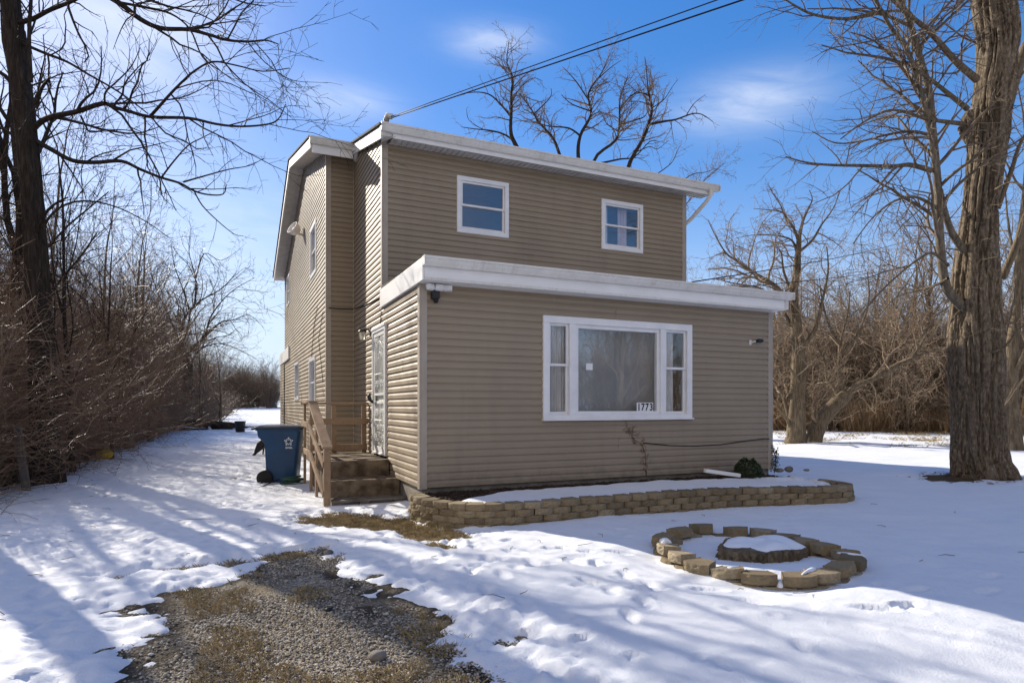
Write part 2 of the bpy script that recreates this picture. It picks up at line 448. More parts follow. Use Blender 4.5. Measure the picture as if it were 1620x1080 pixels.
# ------------------------------------------------------------------ the ground: soil sheet, and the snow lying on it with its bare patches
BIG = P_z(1552, 759, 0.0)
def ground_z(x, y):
    d = np.hypot(x, y)
    return 1.30 * sstep(20, 98, d) + .10 * sstep(24, 30, d) * (np.asarray(x) > 8) + .02 * fbm(np.asarray(x) * .2, np.asarray(y) * .2, seed=5, octaves=2) + .09 * np.exp(-((np.asarray(x) - BIG.x + .15) ** 2 + (np.asarray(y) - BIG.y) ** 2) / .95)
def gz(x, y): return float(ground_z(np.float64(x), np.float64(y)))

def axis_lines(lo, a, bnd, hi, fine, grow=1.07, maxs=14.0):
    mid = list(np.arange(a, bnd + 1e-6, fine))
    up, s, x = [], fine, mid[-1]
    while x < hi:
        s = min(s * grow, maxs); x += s; up.append(x)
    dn, s, x = [], fine, a
    while x > lo:
        s = min(s * grow, maxs); x -= s; dn.append(x)
    return np.array(dn[::-1] + mid + up)
def path_dist(x, y, pts):
    """distance to a polyline"""
    dmin = np.full(np.shape(x), 1e9)
    for (x0, y0), (x1, y1) in zip(pts[:-1], pts[1:]):
        dx, dy = x1 - x0, y1 - y0
        t = np.clip(((x - x0) * dx + (y - y0) * dy) / (dx * dx + dy * dy), 0, 1)
        dmin = np.minimum(dmin, np.hypot(x - x0 - t * dx, y - y0 - t * dy))
    return dmin

HEDGE_X = [( -3.0, -10), (-3.35, 8.0), (-3.3, 14), (-3.15, 19), (-3.1, 28), (-2.7, 34), (-1.6, 40), (-.6, 46), (-.2, 54), (0.5, 66)]
def hedge_edge(y): return np.interp(y, [p[1] for p in HEDGE_X], [p[0] for p in HEDGE_X])
STUMP = P_z(1212, 872, .05)
BIG = P_z(1552, 759, 0.0)

def bare(x, y):
    """how strongly the snow has melted away (0..1+)"""
    n = fbm(x * 1.7, y * 1.7, seed=31, octaves=5, gain=.6)
    n2 = fbm(x * 6, y * 6, seed=37, octaves=3)
    # gravel drive, a bare strip running towards the camera
    cx = np.interp(y, [-30, 2.5, 4.0, 5.4, 6.6], [.35, .38, .36, .22, .66])
    hw = np.interp(y, [-30, 3.0, 4.4, 5.2, 5.9, 6.25, 6.6], [1.3, 1.02, .98, .88, .44, .26, .0])
    drive = np.where(y < 6.6, (hw - np.abs(x - cx)) / .42, -3)
    n3 = fbm(x * 17, y * 17, seed=39, octaves=2)
    drive = drive + 1.0 * n + .65 * n2 + .30 * n3
    # trodden lawn at the foot of the steps
    d2 = path_dist(x, y, [(1.15, 8.25), (1.6, 7.75), (2.0, 7.15), (2.05, 6.75)])
    patch = (.34 - d2) / .24 + 1.1 * n + .9 * n2 + .4 * n3
    d3 = path_dist(x, y, [(1.92, 6.25), (2.0, 6.02)]); patch = np.maximum(patch, (.10 - d3) / .10 + .8 * n2)
    d4 = path_dist(x, y, [(-.95, 6.1), (-.35, 6.25), (.1, 6.3), (.5, 6.35)]); patch = np.maximum(patch, (.08 - d4) / .12 + 1.3 * n2 + .5 * n)
    # leaf litter under the thicket
    hd = hedge_edge(y) - x
    lit = (hd - .25) / .5 + 1.1 * n + .5 * n2
    # behind the bin and along the house foot
    d5 = path_dist(x, y, [(.0, 13.6), (.9, 14.2), (1.4, 16)]); patch = np.maximum(patch, (.15 - d5) / .4 + 1.2 * n2 + .5 * n)
    # root plate of the big tree
    db = np.hypot((x - BIG.x) * .8, y - BIG.y)
    root = (.80 - db) / .35 + 1.5 * n + .9 * n2 + np.where(x < BIG.x, .6 * np.exp(-((x - BIG.x + .9) / .7) ** 2 - ((y - BIG.y - .1) / .3) ** 2), 0)
    # rough bank in front of the woods
    d = np.hypot(x, y)
    bank = np.where((x > 10) & (d > 24.5) & (d < 36), -.36 + 1.25 * fbm(x * 1.1, y * 1.1, seed=77, octaves=4), -2)
    far = np.where((d > 33.5) & (x > 10), (d - 34.0) / .8 + n, -2)
    return drive, patch, lit, root, bank, far

def snow_depth(x, y):
    dr, pa, li, ro, ba, fa = bare(x, y)
    melt = np.maximum.reduce([dr, pa, li, ro, ba, fa])
    t = .065 + .03 * fbm(x * .7, y * .7, seed=3) 
    left = sstep(1.6, -.3, x) * sstep(34, 20, y)              # trampled drive beside the house
    t = t + (.015 + .009 * left) * fbm(x * 2.6, y * 2.6, seed=8, octaves=3) + (.004 + .011 * left) * fbm(x * 8.5, y * 8.5, seed=9, octaves=3) + (.0035 + .005 * left) * fbm(x * 24, y * 24, seed=10, octaves=2)
    dq = np.hypot(x - 4.33, (y - 4.36) * 1.04)                # hollow inside the block ring, thin rim outside it
    t = t * (1 - .80 * sstep(1.02, .80, dq) * sstep(3.95, 4.5, y * .8 + x * .2) - .45 * np.exp(-((dq - 1.02) / .14) ** 2))
    clod = np.exp(-(path_dist(x, y, [(1.35, 2.4), (1.45, 3.4), (1.6, 3.9)]) / .28) ** 2)
    t = t + clod * (.03 + .045 * fbm(x * 9, y * 9, seed=12, octaves=4, gain=.65))
    return np.where(melt > 0, .012 - .09 * np.minimum(melt, 1.2), t * np.clip(.10 + (-melt) * .75, 0, 1))

gx = axis_lines(-150, -3.8, 6.6, 260, .030, 1.05)
gy = axis_lines(-45, 2.3, 9.5, 330, .026, 1.04)
X, Y = np.meshgrid(gx, gy)
Z = ground_z(X, Y) + snow_depth(X, Y)
# footprints and dents
rng = random.Random(11)
def dent(x, y, a, bb, ang, dep, rim=.25):
    i0, i1 = np.searchsorted(gx, [x - 3 * a, x + 3 * a]); j0, j1 = np.searchsorted(gy, [y - 3 * a, y + 3 * a])
    if i1 - i0 < 2 or j1 - j0 < 2: return
    xx, yy = X[j0:j1, i0:i1] - x, Y[j0:j1, i0:i1] - y
    ca, sa = math.cos(ang), math.sin(ang)
    u, v = (xx * ca + yy * sa) / a, (-xx * sa + yy * ca) / bb
    r2 = u * u + v * v
    rag = 1 + .35 * fbm(xx * 22 + x * 7, yy * 22 + y * 7, seed=14, octaves=2)
    r2 = r2 * rag
    Z[j0:j1, i0:i1] += -dep * np.exp(-r2 ** 3) + dep * rim * np.exp(-(np.sqrt(r2) - 1.35) ** 2 * 9)
for k in range(520):                                      # trodden snow along the drive
    x, y = rng.uniform(-3.6, 1.9), 4.6 + rng.random() ** 1.4 * 14
    if x > .9 and y > 8.8: continue
    dent(x, y, rng.uniform(.07, .13), rng.uniform(.04, .065), rng.gauss(1.4, .6), rng.uniform(.008, .026))
def trail(x0, y0, x1, y1, n, side=.11):
    ang = math.atan2(y1 - y0, x1 - x0)
    for i in range(n):
        t = (i + rng.uniform(-.15, .15)) / n; s = side * (1 if i % 2 else -1)
        dent(x0 + (x1 - x0) * t - math.sin(ang) * s + rng.gauss(0, .03), y0 + (y1 - y0) * t + math.cos(ang) * s + rng.gauss(0, .03),
             .13, .052, ang + rng.gauss(0, .12), rng.uniform(.018, .036), .2)
trail(2.1, 6.5, 3.1, 3.2, 9); trail(1.9, 5.2, 3.4, 4.6, 5); trail(3.3, 4.9, 2.5, 5.7, 4); trail(3.0, 4.6, 2.3, 3.0, 5)
trail(2.9, 3.9, 4.4, 2.6, 5); trail(2.2, 6.3, 1.7, 3.6, 8); trail(-2.2, 5.2, -1.7, 12, 14); trail(-.3, 7.2, .8, 9.0, 5); trail(5.6, 2.9, 3.8, 2.9, 4)
for k in range(36):
    dent(rng.uniform(1.5, 4.6), rng.uniform(2.5, 6.2), rng.uniform(.04, .09), rng.uniform(.03, .06), rng.uniform(0, 3), rng.uniform(.012, .03))
nx, ny = len(gx), len(gy)
idx = np.arange(nx * ny).reshape(ny, nx)
quads = np.stack([idx[:-1, :-1], idx[:-1, 1:], idx[1:, 1:], idx[1:, :-1]], -1).reshape(-1, 4)
snow = np_mesh('snow_ground', np.stack([X, Y, Z], -1), quads, M['snow'])
tag(snow, kind='structure')
def snow_top(x, y):
    return max(float(ground_z(np.float64(x), np.float64(y))), float(ground_z(np.float64(x), np.float64(y)) + snow_depth(np.float64(x), np.float64(y))))

sx = axis_lines(-150, -3.9, 5.0, 260, .045, 1.06)
sy = axis_lines(-45, 2.2, 9.0, 330, .045, 1.05)
X2, Y2 = np.meshgrid(sx, sy)
Z2 = ground_z(X2, Y2) + .014 * fbm(X2 * 3, Y2 * 3, seed=41, octaves=4) - .004
n2x, n2y = len(sx), len(sy)
idx = np.arange(n2x * n2y).reshape(n2y, n2x)
quads = np.stack([idx[:-1, :-1], idx[:-1, 1:], idx[1:, 1:], idx[1:, :-1]], -1).reshape(-1, 4)
soil = np_mesh('ground', np.stack([X2, Y2, Z2], -1), quads, M['soil'])
tag(soil, kind='structure')
dr, pa, li, ro, ba, fa = bare(X2, Y2)
wgr = np.clip(sstep(6.9, 6.3, Y2) * sstep(1.75, 1.35, X2) * sstep(-1.6, -1.2, X2), 0, 1)
wli = np.clip(np.maximum(np.maximum(sstep(-1.5, 0, li), sstep(-1, 0, ro) * .7), sstep(-2, 0, fa) * .6), 0, 1)
zone = np.zeros((n2x * n2y, 4), np.float32); zone[:, 0] = wgr.ravel(); zone[:, 1] = wli.ravel(); zone[:, 2] = (sstep(-.5, -.05, dr) * sstep(.85, .25, dr) * wgr).ravel(); zone[:, 3] = 1
ca = soil.data.color_attributes.new('zone', 'FLOAT_COLOR', 'POINT')
ca.data.foreach_set('color', zone.ravel())

# loose stones of the gravel drive, dead blades and fallen leaves
def scatter_mesh(name, base_v, base_f, pos, rot, scl, mat, kind='stuff', smooth=False):
    """many copies of one small tri mesh in ONE object"""
    bv, bf = np.asarray(base_v, float), np.asarray(base_f, int)
    n = len(pos)
    v = bv[None] * scl[:, None, :]
    c, s = np.cos(rot), np.sin(rot)
    vx = v[..., 0] * c[:, None] - v[..., 1] * s[:, None]; vy = v[..., 0] * s[:, None] + v[..., 1] * c[:, None]
    v = np.stack([vx, vy, v[..., 2]], -1) + pos[:, None, :]
    f = bf[None] + (np.arange(n) * len(bv))[:, None, None]
    o = np_mesh(name, v.reshape(-1, 3), None, mat, smooth=smooth, tris=f.reshape(-1, 3))
    return tag(o, kind=kind)
nr = np.random.RandomState(4)
ph = (1 + 5 ** .5) / 2
ico_v = np.array([(-1,ph,0),(1,ph,0),(-1,-ph,0),(1,-ph,0),(0,-1,ph),(0,1,ph),(0,-1,-ph),(0,1,-ph),(ph,0,-1),(ph,0,1),(-ph,0,-1),(-ph,0,1)]) / 1.9
ico_v = ico_v * nr.uniform(.75, 1.2, (12, 1))
ico_f = [(0,11,5),(0,5,1),(0,1,7),(0,7,10),(0,10,11),(1,5,9),(5,11,4),(11,10,2),(10,7,6),(7,1,8),(3,9,4),(3,4,2),(3,2,6),(3,6,8),(3,8,9),(4,9,5),(2,4,11),(6,2,10),(8,6,7),(9,8,1)]
px, py = nr.uniform(-1.2, 1.7, 48000), nr.uniform(2.5, 6.6, 48000)
dr = bare(px, py)[0]; keep = (dr > .05) & (fbm(px * 1.5, py * 1.5, seed=60) * 1.3 + nr.uniform(-.3, .3, len(px)) + np.minimum(dr - .6, .25) > -.08)
px, py = px[keep], py[keep]; n = len(px)
sz = nr.uniform(.003, .0085, n) * (1 + (nr.random_sample(n) > .96) * .8)
m, nt, b = new_mat('gravel', .9, .2)
g = nt.nodes.new('ShaderNodeNewGeometry')
nt.links.new(ramp(nt, g.outputs['Random Per Island'], [(0, (.12, .095, .068)), (.35, (.25, .21, .158)), (.8, (.40, .355, .285)), (1, (.58, .54, .47))]), b.inputs['Base Color'])
M['gravel'] = m
scatter_mesh('gravel', ico_v, ico_f, np.stack([px, py, ground_z(px, py) + sz * .4], -1), nr.uniform(0, 6.28, n),
             np.stack([sz * nr.uniform(.8, 1.5, n), sz, sz * nr.uniform(.5, .9, n)], -1), M['gravel'])
blade_v = [(-.5, 0, 0), (.5, 0, 0), (.28, .35, .62), (-.05, .9, 1.0)]
blade_f = [(0, 1, 2), (0, 2, 3)]
def blades(name, x, y, hgt, wid, mat):
    n = len(x)
    s = np.stack([wid * nr.uniform(.7, 1.3, n), hgt * nr.uniform(.3, 1.6, n), hgt * nr.uniform(.4, 1.1, n)], -1)
    return scatter_mesh(name, blade_v, blade_f, np.stack([x, y, ground_z(x, y) - .003], -1), nr.uniform(0, 6.28, n), s, mat)
qx, qy = nr.uniform(.6, 2.4, 30000), nr.uniform(5.9, 8.8, 30000)
k1 = bare(qx, qy)[1] > .05
rx, ry = nr.uniform(-1.2, 1.7, 30000), nr.uniform(2.6, 6.6, 30000)
b1, b2 = bare(rx, ry)[:2]
k2 = ((b1 > -.05) & (fbm(rx * 1.8, ry * 1.8, seed=71) > .27)) | (b2 > .05)
blades('dead_grass', np.concatenate([qx[k1], rx[k2]]), np.concatenate([qy[k1], ry[k2]]), .045, .0045, M['straw'])
# weeds standing out of the snow on the bank before the woods
ang = nr.uniform(R(24), R(66), 16000); dd = nr.uniform(24.5, 36, 16000)
wx, wy = dd * np.sin(ang), dd * np.cos(ang)
kk = bare(wx, wy)[4] > -.15
blades('dry_weeds', wx[kk], wy[kk], .15, .008, M['straw'])
# ------------------------------------------------------------------ the house
X0, X1, XW = 2.333, 8.72, 1.78          # left wall, right wall, wing wall
YB, YU, YW, YR, YE = 8.163, 10.457, 13.10, 23.8, 25.6   # porch front, upper front, wing front, rear, rear lean-to
ZS = 0.345                               # lowest siding edge
YRIDGE = 17.5
def roof_z(y):                           # underside of the roof planes
    return 5.83 + .265 * (y - 10.0) if y < YRIDGE else 5.83 + .265 * (YRIDGE - 10.0) - .275 * (y - YRIDGE)
house = thing('house', 'two storey house in taupe siding with a flat roofed front porch room and white windows', 'house', (X0, YB, 0))
COURSE = .1016
rs = random.Random(3)
def siding(name, org, u, nrm, length, z0, z1, top=None, holes=(), seams=True, lap=1.0):
    """lap siding: every course a real dutch-lap profile, panels of two courses with staggered joints"""
    mb = MB(); org, u, nrm = Vector(org), Vector(u), Vector(nrm)
    prof = [(0.0, .000), (0.0, .0185), (.052, .0165), (.078, .005), (COURSE, .001)]
    n = int(math.ceil((z1 - z0) / COURSE))
    cuts_row = []
    for i in range(n):
        zc = z0 + i * COURSE
        a, bnd = 0.0, length
        if top:                                    # gable: trim each course where the roof passes
            zz = zc + COURSE * .5
            xs = [k * length / 400 for k in range(401) if top(k * length / 400) > zz]
            if not xs: break
            a, bnd = xs[0], xs[-1]
        if i % 2 == 0:
            cuts_row = []
            x = rs.uniform(.6, 3.6)
            while x < length:
                cuts_row.append(x); x += 3.66
        cuts = sorted({a, bnd} | {c for c in cuts_row if a < c < bnd} | {h for ho in holes for h in ho[:2] if a < h < bnd})
        for k in range(len(cuts) - 1):
            p, q = cuts[k], cuts[k + 1]; mid = (p + q) / 2
            step = .0028 * (sum(1 for c in cuts_row if c < mid) % 2)
            bars = [(h[2], h[3]) for h in holes if h[0] < mid < h[1]]
            for (za, oa), (zb, ob) in zip(prof[:-1], prof[1:]):
                A, B = zc + za, min(zc + zb, z1)
                if A > z1: continue
                segs = [(A, B)]
                for (h0, h1) in bars:
                    ns = []
                    for s0, s1 in segs:
                        if s1 <= h0 or s0 >= h1: ns.append((s0, s1))
                        else:
                            if s0 < h0: ns.append((s0, h0))
                            if s1 > h1: ns.append((h1, s1))
                    segs = ns
                for s0, s1 in segs:
                    def o(z): return (oa if B == A else oa + (ob - oa) * (z - A) / (B - A)) + step
                    o0, o1 = (oa + step, ob + step) if B == A else (o(s0), o(s1))
                    a0, a1 = org + u * p + nrm * o0, org + u * q + nrm * o0
                    b0, b1 = org + u * p + nrm * o1, org + u * q + nrm * o1
                    mb.face((a0.x, a0.y, s0), (a1.x, a1.y, s0), (b1.x, b1.y, s1), (b0.x, b0.y, s1))
    return mb.build(name, M['siding'], house)

def win_rect(a, b, z0, z1): return (a, b, z0, z1)
BAY = (4.17, 6.92, 1.246, 2.782)
UW1, UW2 = (3.65, 4.645, 4.53, 5.53), (6.65, 7.63, 4.545, 5.525)
DOOR = (10.10, 11.12, .63, 2.78)
m_ = .045
siding('wall', (X0, YB, 0), (1, 0, 0), (0, -1, 0), X1 - X0, ZS, 3.12, holes=[(BAY[0] - X0 + m_, BAY[1] - X0 - m_, BAY[2] + m_, BAY[3] - m_)])
siding('wall', (X0, YU, 0), (1, 0, 0), (0, -1, 0), X1 - X0, 3.05, 5.92,
       holes=[(w[0] - X0 + m_, w[1] - X0 - m_, w[2] + m_, w[3] - m_) for w in (UW1, UW2)])
siding('wall', (X0, YB, 0), (0, 1, 0), (-1, 0, 0), YW - YB, ZS, 6.75, top=lambda t: 3.11 if YB + t < YU else roof_z(YB + t),
       holes=[(DOOR[0] - YB + .03, DOOR[1] - YB - .03, DOOR[2] - .2, DOOR[3] - .03)])
siding('wall', (XW, YW, 0), (1, 0, 0), (0, -1, 0), X0 - XW, ZS, 6.62)
SW = [(14.67, 15.80, 4.50, 5.70), (21.7, 22.8, 4.85, 5.85), (14.85, 16.05, 1.42, 2.60), (18.65, 19.85, 1.62, 2.74)]
siding('wall', (XW, YW, 0), (0, 1, 0), (-1, 0, 0), YR - YW, ZS, 7.9, top=lambda t: roof_z(YW + t) + .02,
       holes=[(w[0] - YW + m_, w[1] - YW - m_, w[2] + m_, w[3] - m_) for w in SW])
siding('wall', (X1, YB, 0), (0, 1, 0), (1, 0, 0), YR - YB, ZS, 7.9, top=lambda t: 3.11 if YB + t < YU else roof_z(YB + t) + .02)
siding('wall', (XW, YR, 0), (1, 0, 0), (0, 1, 0), X1 - XW, ZS, 6.0)
# rear lean-to (white fascia shows past the corner)
siding('wall', (XW - .03, YR - .02, 0), (0, 1, 0), (-1, 0, 0), YE - YR, ZS, 3.0)
siding('wall', (XW - .03, YE, 0), (1, 0, 0), (0, 1, 0), 5.0, ZS, 3.0)
mb = MB(); mb.box(XW - .07, 6.9, 21.6, YE + .1, 3.0, 3.42); mb.build('fascia', M['white'], house, bevel=.008)

# corner posts
def post(x, y, z0, z1, sx, sy, w=.085, t=.022):
    mb = MB()
    mb.box(min(x, x + sx * w), max(x, x + sx * w), min(y - sy * t, y), max(y - sy * t, y), z0, z1)
    mb.box(min(x - sx * t, x), max(x - sx * t, x), min(y - sy * t, y + sy * w), max(y - sy * t, y + sy * w), z0, z1)
    return mb.build('corner_trim', M['trim_tan'], house, bevel=.004)
post(X0, YB, ZS - .02, 3.12, 1, 1); post(X1, YB, ZS - .02, 3.12, -1, 1)
post(X0, YU, 3.3, 5.93, 1, 1); post(X1, YU, 3.1, 5.9, -1, 1); post(XW, YW, ZS - .02, 6.62, 1, 1)
mb = MB(); mb.box(X0 - .032, X0 - .016, YW - .034, YW - .016, ZS, 6.60); mb.build('inside_trim', M['trim_tan'], house)

# foundation and closed core so no daylight runs through the shell
mb = MB()
mb.box(X0 + .03, X1 - .03, YB + .03, YW + .1, -.2, ZS + .03); mb.box(XW + .03, X1 - .03, YW + .03, YE - .05, -.2, ZS + .03)
mb.build('foundation', M['concrete'], house)
mb = MB()                                             # floors and partitions behind the windows
mb.box(X0 + .02, X1 - .02, YB + .02, YR - .02, ZS + .05, .52)
mb.box(X0 + .02, X1 - .02, YU + .06, YR - .02, 3.02, 3.25)
mb.box(X0 + .02, X1 - .02, 12.6, 12.7, .52, 5.8)
mb.box(5.75, 5.85, YU + .06, 12.6, 3.25, 5.8)
mb.box(X0 + .02, X1 - .02, YU + .06, 12.6, 5.72, 5.80)
mb.box(3.6, 3.7, 12.7, YR - .02, .52, 6.2)
mb.box(X0 + .02, X0 + .05, YB + .05, 10.0, .52, 3.0); mb.box(X1 - .05, X1 - .02, YB + .05, 12.6, .52, 3.0)
mb.box(X0 + .02, X0 + .05, 11.2, 12.6, .52, 5.8); mb.box(X0 + .055, X0 + .085, YU + .06, 12.6, 3.25, 5.72)
mb.build('room', M['room'], house)

# ---- roofs
def roof_slab(name, mat, x0, x1, ya, lift, thick, yb=24.25):
    e = [(ya, roof_z(ya)), (YRIDGE, roof_z(YRIDGE)), (yb, roof_z(yb))]
    prof = [(y, z + lift + thick) for y, z in e] + [(y, z + lift) for y, z in reversed(e)]
    return MB().prism(prof, 'X', x0, x1).build(name, mat, house)
roof_slab('roof', M['shingle'], 2.18, 9.22, 10.02, .15, .035)
roof_slab('roof', M['shingle'], 1.38, 2.178, 12.66, .15, .035)
roof_slab('roof_deck', M['white'], 2.22, 9.18, 10.12, .002, .146)
roof_slab('rake_board', M['white'], 1.41, 1.44, 12.72, -.055, .20, 24.2)
roof_slab('rake_board', M['white'], 2.225, 2.255, 10.14, -.05, .198, 13.0)
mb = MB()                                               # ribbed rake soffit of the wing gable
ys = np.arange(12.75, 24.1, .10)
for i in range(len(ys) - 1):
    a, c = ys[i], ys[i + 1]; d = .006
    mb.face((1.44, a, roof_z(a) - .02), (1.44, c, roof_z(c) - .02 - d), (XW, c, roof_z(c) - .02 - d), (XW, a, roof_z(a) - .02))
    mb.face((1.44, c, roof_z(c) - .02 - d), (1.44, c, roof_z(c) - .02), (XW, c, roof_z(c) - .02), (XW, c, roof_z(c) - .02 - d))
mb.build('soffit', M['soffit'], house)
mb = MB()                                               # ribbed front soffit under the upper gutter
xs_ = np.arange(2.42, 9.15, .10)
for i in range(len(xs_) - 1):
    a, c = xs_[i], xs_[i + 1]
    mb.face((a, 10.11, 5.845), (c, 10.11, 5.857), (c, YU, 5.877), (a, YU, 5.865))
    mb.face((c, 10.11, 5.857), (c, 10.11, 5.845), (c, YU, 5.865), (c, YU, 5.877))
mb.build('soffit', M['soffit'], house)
MB().box(2.42, 9.17, 10.085, 10.11, 5.83, 6.0).build('fascia', M['white'], house, bevel=.004)
MB().face((2.30, YU - .03, 5.87), (2.43, 10.086, 5.84), (2.43, 10.086, 5.965), (2.30, YU - .03, 5.965)).build('eave_return', M['white'], house)
mb = MB()
mb.box(1.45, 2.24, 12.73, 12.75, 6.42, 6.62); mb.build('fascia', M['white'], house)
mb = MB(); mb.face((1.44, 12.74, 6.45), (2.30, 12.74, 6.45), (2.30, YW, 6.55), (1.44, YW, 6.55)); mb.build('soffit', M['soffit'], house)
def gutter(y, z, x0, x1, mat='gutter'):
    pr = [(y, z), (y, z - .12), (y - .055, z - .12), (y - .09, z - .07), (y - .105, z - .03), (y - .12, z - .028), (y - .12, z), (y - .105, z), (y - .10, z - .05), (y - .02, z - .09), (y - .012, z)]
    mb = MB().prism(pr, 'X', x0, x1)
    mb.box(x0 - .004, x0, y - .121, y + .002, z - .121, z + .004); mb.box(x1, x1 + .004, y - .121, y + .002, z - .121, z + .004)
    t = x0 + 1.9
    while t < x1 - .5:                                       # slip-joint sleeves
        mb.prism([(a + (-.003 if a < y - .06 else 0), b - (.003 if b < z - .06 else -.001)) for a, b in pr[:7]], 'X', t, t + .05); t += 3.05
    return mb.build('gutter', M[mat], house)
gutter(10.083, 6.02, 2.21, 9.23)
gutter(12.728, 6.70, 1.40, 2.30)
MB().tube([(2.27, 12.60, 6.60), (2.29, 12.6, 6.50), (2.30, 12.8, 6.42)], .045, 8).build('downspout', M['gutter'], house, True)
MB().tube([(9.02, 10.02, 5.92), (9.02, 10.02, 5.80), (8.98, 10.1, 5.68), (8.86, 10.42, 5.40), (8.80, 10.56, 5.30), (8.785, 10.6, 5.1), (8.785, 10.6, 3.4)], .042, 8).build('downspout', M['gutter'], house, True)

# porch room: flat roof, deep white fascia, gutter and a skin of snow
YF = 7.88
mb = MB().box(X0 - .03, X1 + .02, YF, YU - .01, 3.10, 3.335); mb.build('fascia', M['white'], house, bevel=.005)
MB().box(X0 - .03, X1 + .02, YF - .014, YF - .001, 3.10, 3.135).build('drip_trim', M['gutter'], house)
MB().box(X0 - .058, X0 - .032, YF - .004, YU - .03, 3.095, 3.392).build('fascia', M['white'], house, bevel=.004)
MB().prism([(YF - .02, 3.337), (YF - .02, 3.362), (YU - .02, 3.47), (YU - .02, 3.337)], 'X', X0 - .03, X1 + .05).build('roof', M['roof_felt'], house)
gutter(YF - .006, 3.395, X0 - .06, X1 + .12)
gx2, gy2 = np.meshgrid(np.linspace(X0 + .05, X1 + .03, 150), np.linspace(YF + .0, YU - .05, 50))
base = 3.362 + (gy2 - YF + .02) / (YU - YF) * .108
th = .030 * fbm(gx2 * .9, gy2 * 1.5, seed=90, octaves=5, gain=.6) + .022 - .04 * np.exp(-((gx2 - 2.6) / .5) ** 2) - .05 * np.exp(-((gx2 - 8.0) / .8) ** 2)
ii = np.arange(150 * 50).reshape(50, 150)
np_mesh('roof_snow', np.stack([gx2, gy2, base + np.where(th > 0, np.minimum(th, .03) + .004, -.02)], -1),
        np.stack([ii[:-1, :-1], ii[:-1, 1:], ii[1:, 1:], ii[1:, :-1]], -1).reshape(-1, 4), M['clean_snow'], house)
MB().box(X1 + .022, X1 + .10, YF - .01, YF + .09, 3.12, 3.32).build('downspout', M['gutter'], house)

# ---- windows
m, nt, b = new_mat('glass', .02, .5)
for n in list(nt.nodes):
    if n.type != 'OUTPUT_MATERIAL': nt.nodes.remove(n)
tr = nt.nodes.new('ShaderNodeBsdfTransparent'); tr.inputs[0].default_value = (.93, .95, .95, 1)
gl = nt.nodes.new('ShaderNodeBsdfGlossy'); gl.inputs['Roughness'].default_value = .012; gl.inputs[0].default_value = (.95, .97, 1, 1)
lw = nt.nodes.new('ShaderNodeLayerWeight'); lw.inputs[0].default_value = .5
pw = nt.nodes.new('ShaderNodeMath'); pw.operation = 'POWER'; nt.links.new(lw.outputs['Facing'], pw.inputs[0]); pw.inputs[1].default_value = 4.0
fr = nt.nodes.new('ShaderNodeMath'); fr.operation = 'MULTIPLY_ADD'; nt.links.new(pw.outputs[0], fr.inputs[0]); fr.inputs[1].default_value = .80; fr.inputs[2].default_value = .17
mx = nt.nodes.new('ShaderNodeMixShader'); nt.links.new(fr.outputs[0], mx.inputs[0]); nt.links.new(tr.outputs[0], mx.inputs[1]); nt.links.new(gl.outputs[0], mx.inputs[2])
bp = nt.nodes.new('ShaderNodeBump'); bp.inputs['Strength'].default_value = .05; bp.inputs['Distance'].default_value = .02
nt.links.new(noise(nt, 1.5, 2), bp.inputs['Height']); nt.links.new(bp.outputs[0], gl.inputs['Normal'])
nt.links.new(mx.outputs[0], nt.nodes['Material Output'].inputs[0]); M['glass'] = m
# an insect screen: fine dark mesh, half see-through
m, nt, b = new_mat('insect_screen', .8, .2)
for n in list(nt.nodes):
    if n.type != 'OUTPUT_MATERIAL': nt.nodes.remove(n)
tr = nt.nodes.new('ShaderNodeBsdfTransparent'); df = nt.nodes.new('ShaderNodeBsdfDiffuse'); df.inputs[0].default_value = (.03, .032, .036, 1)
mx = nt.nodes.new('ShaderNodeMixShader'); mx.inputs[0].default_value = .45
nt.links.new(tr.outputs[0], mx.inputs[1]); nt.links.new(df.outputs[0], mx.inputs[2]); nt.links.new(mx.outputs[0], nt.nodes['Material Output'].inputs[0]); M['screen'] = m

class Frame2:
    """boxes in the plane of a wall: u along it, z up, o outwards"""
    def __init__(s, org, u, nrm): s.o, s.u, s.n = Vector(org), Vector(u), Vector(nrm)
    def mat(s): return Matrix(((s.u.x, s.n.x, 0, s.o.x), (s.u.y, s.n.y, 0, s.o.y), (0, 0, 1, s.o.z), (0, 0, 0, 1)))
    def box(s, mb, u0, u1, z0, z1, o0, o1): return mb.box(u0, u1, o0, o1, z0, z1, s.mat())
    def ring(s, mb, u0, u1, z0, z1, w, o0, o1, wb=None):
        wb = wb or w
        s.box(mb, u0, u1, z1 - w, z1, o0, o1); s.box(mb, u0, u1, z0, z0 + wb, o0, o1)
        s.box(mb, u0, u0 + w, z0 + wb, z1 - w, o0, o1); s.box(mb, u1 - w, u1, z0 + wb, z1 - w, o0, o1)
    def pt(s, u, z, o): return s.o + s.u * u + s.n * o + Vector((0, 0, z))
    def quad(s, mb, u0, u1, z0, z1, o):
        return mb.face(s.pt(u0, z0, o), s.pt(u1, z0, o), s.pt(u1, z1, o), s.pt(u0, z1, o))
def curtain(F, u0, u1, z0, z1, o, mat, parent, folds=7, amp=.02):
    mb = MB(); n = folds * 8
    for k in range(n):
        a, c = u0 + (u1 - u0) * k / n, u0 + (u1 - u0) * (k + 1) / n
        da, dc = amp * math.sin(k / n * folds * 6.283), amp * math.sin((k + 1) / n * folds * 6.283)
        mb.face(F.pt(a, z0, o + da), F.pt(c, z0, o + dc), F.pt(c, z1, o + dc), F.pt(a, z1, o + da))
    return mb.build('curtain', mat, parent, True)
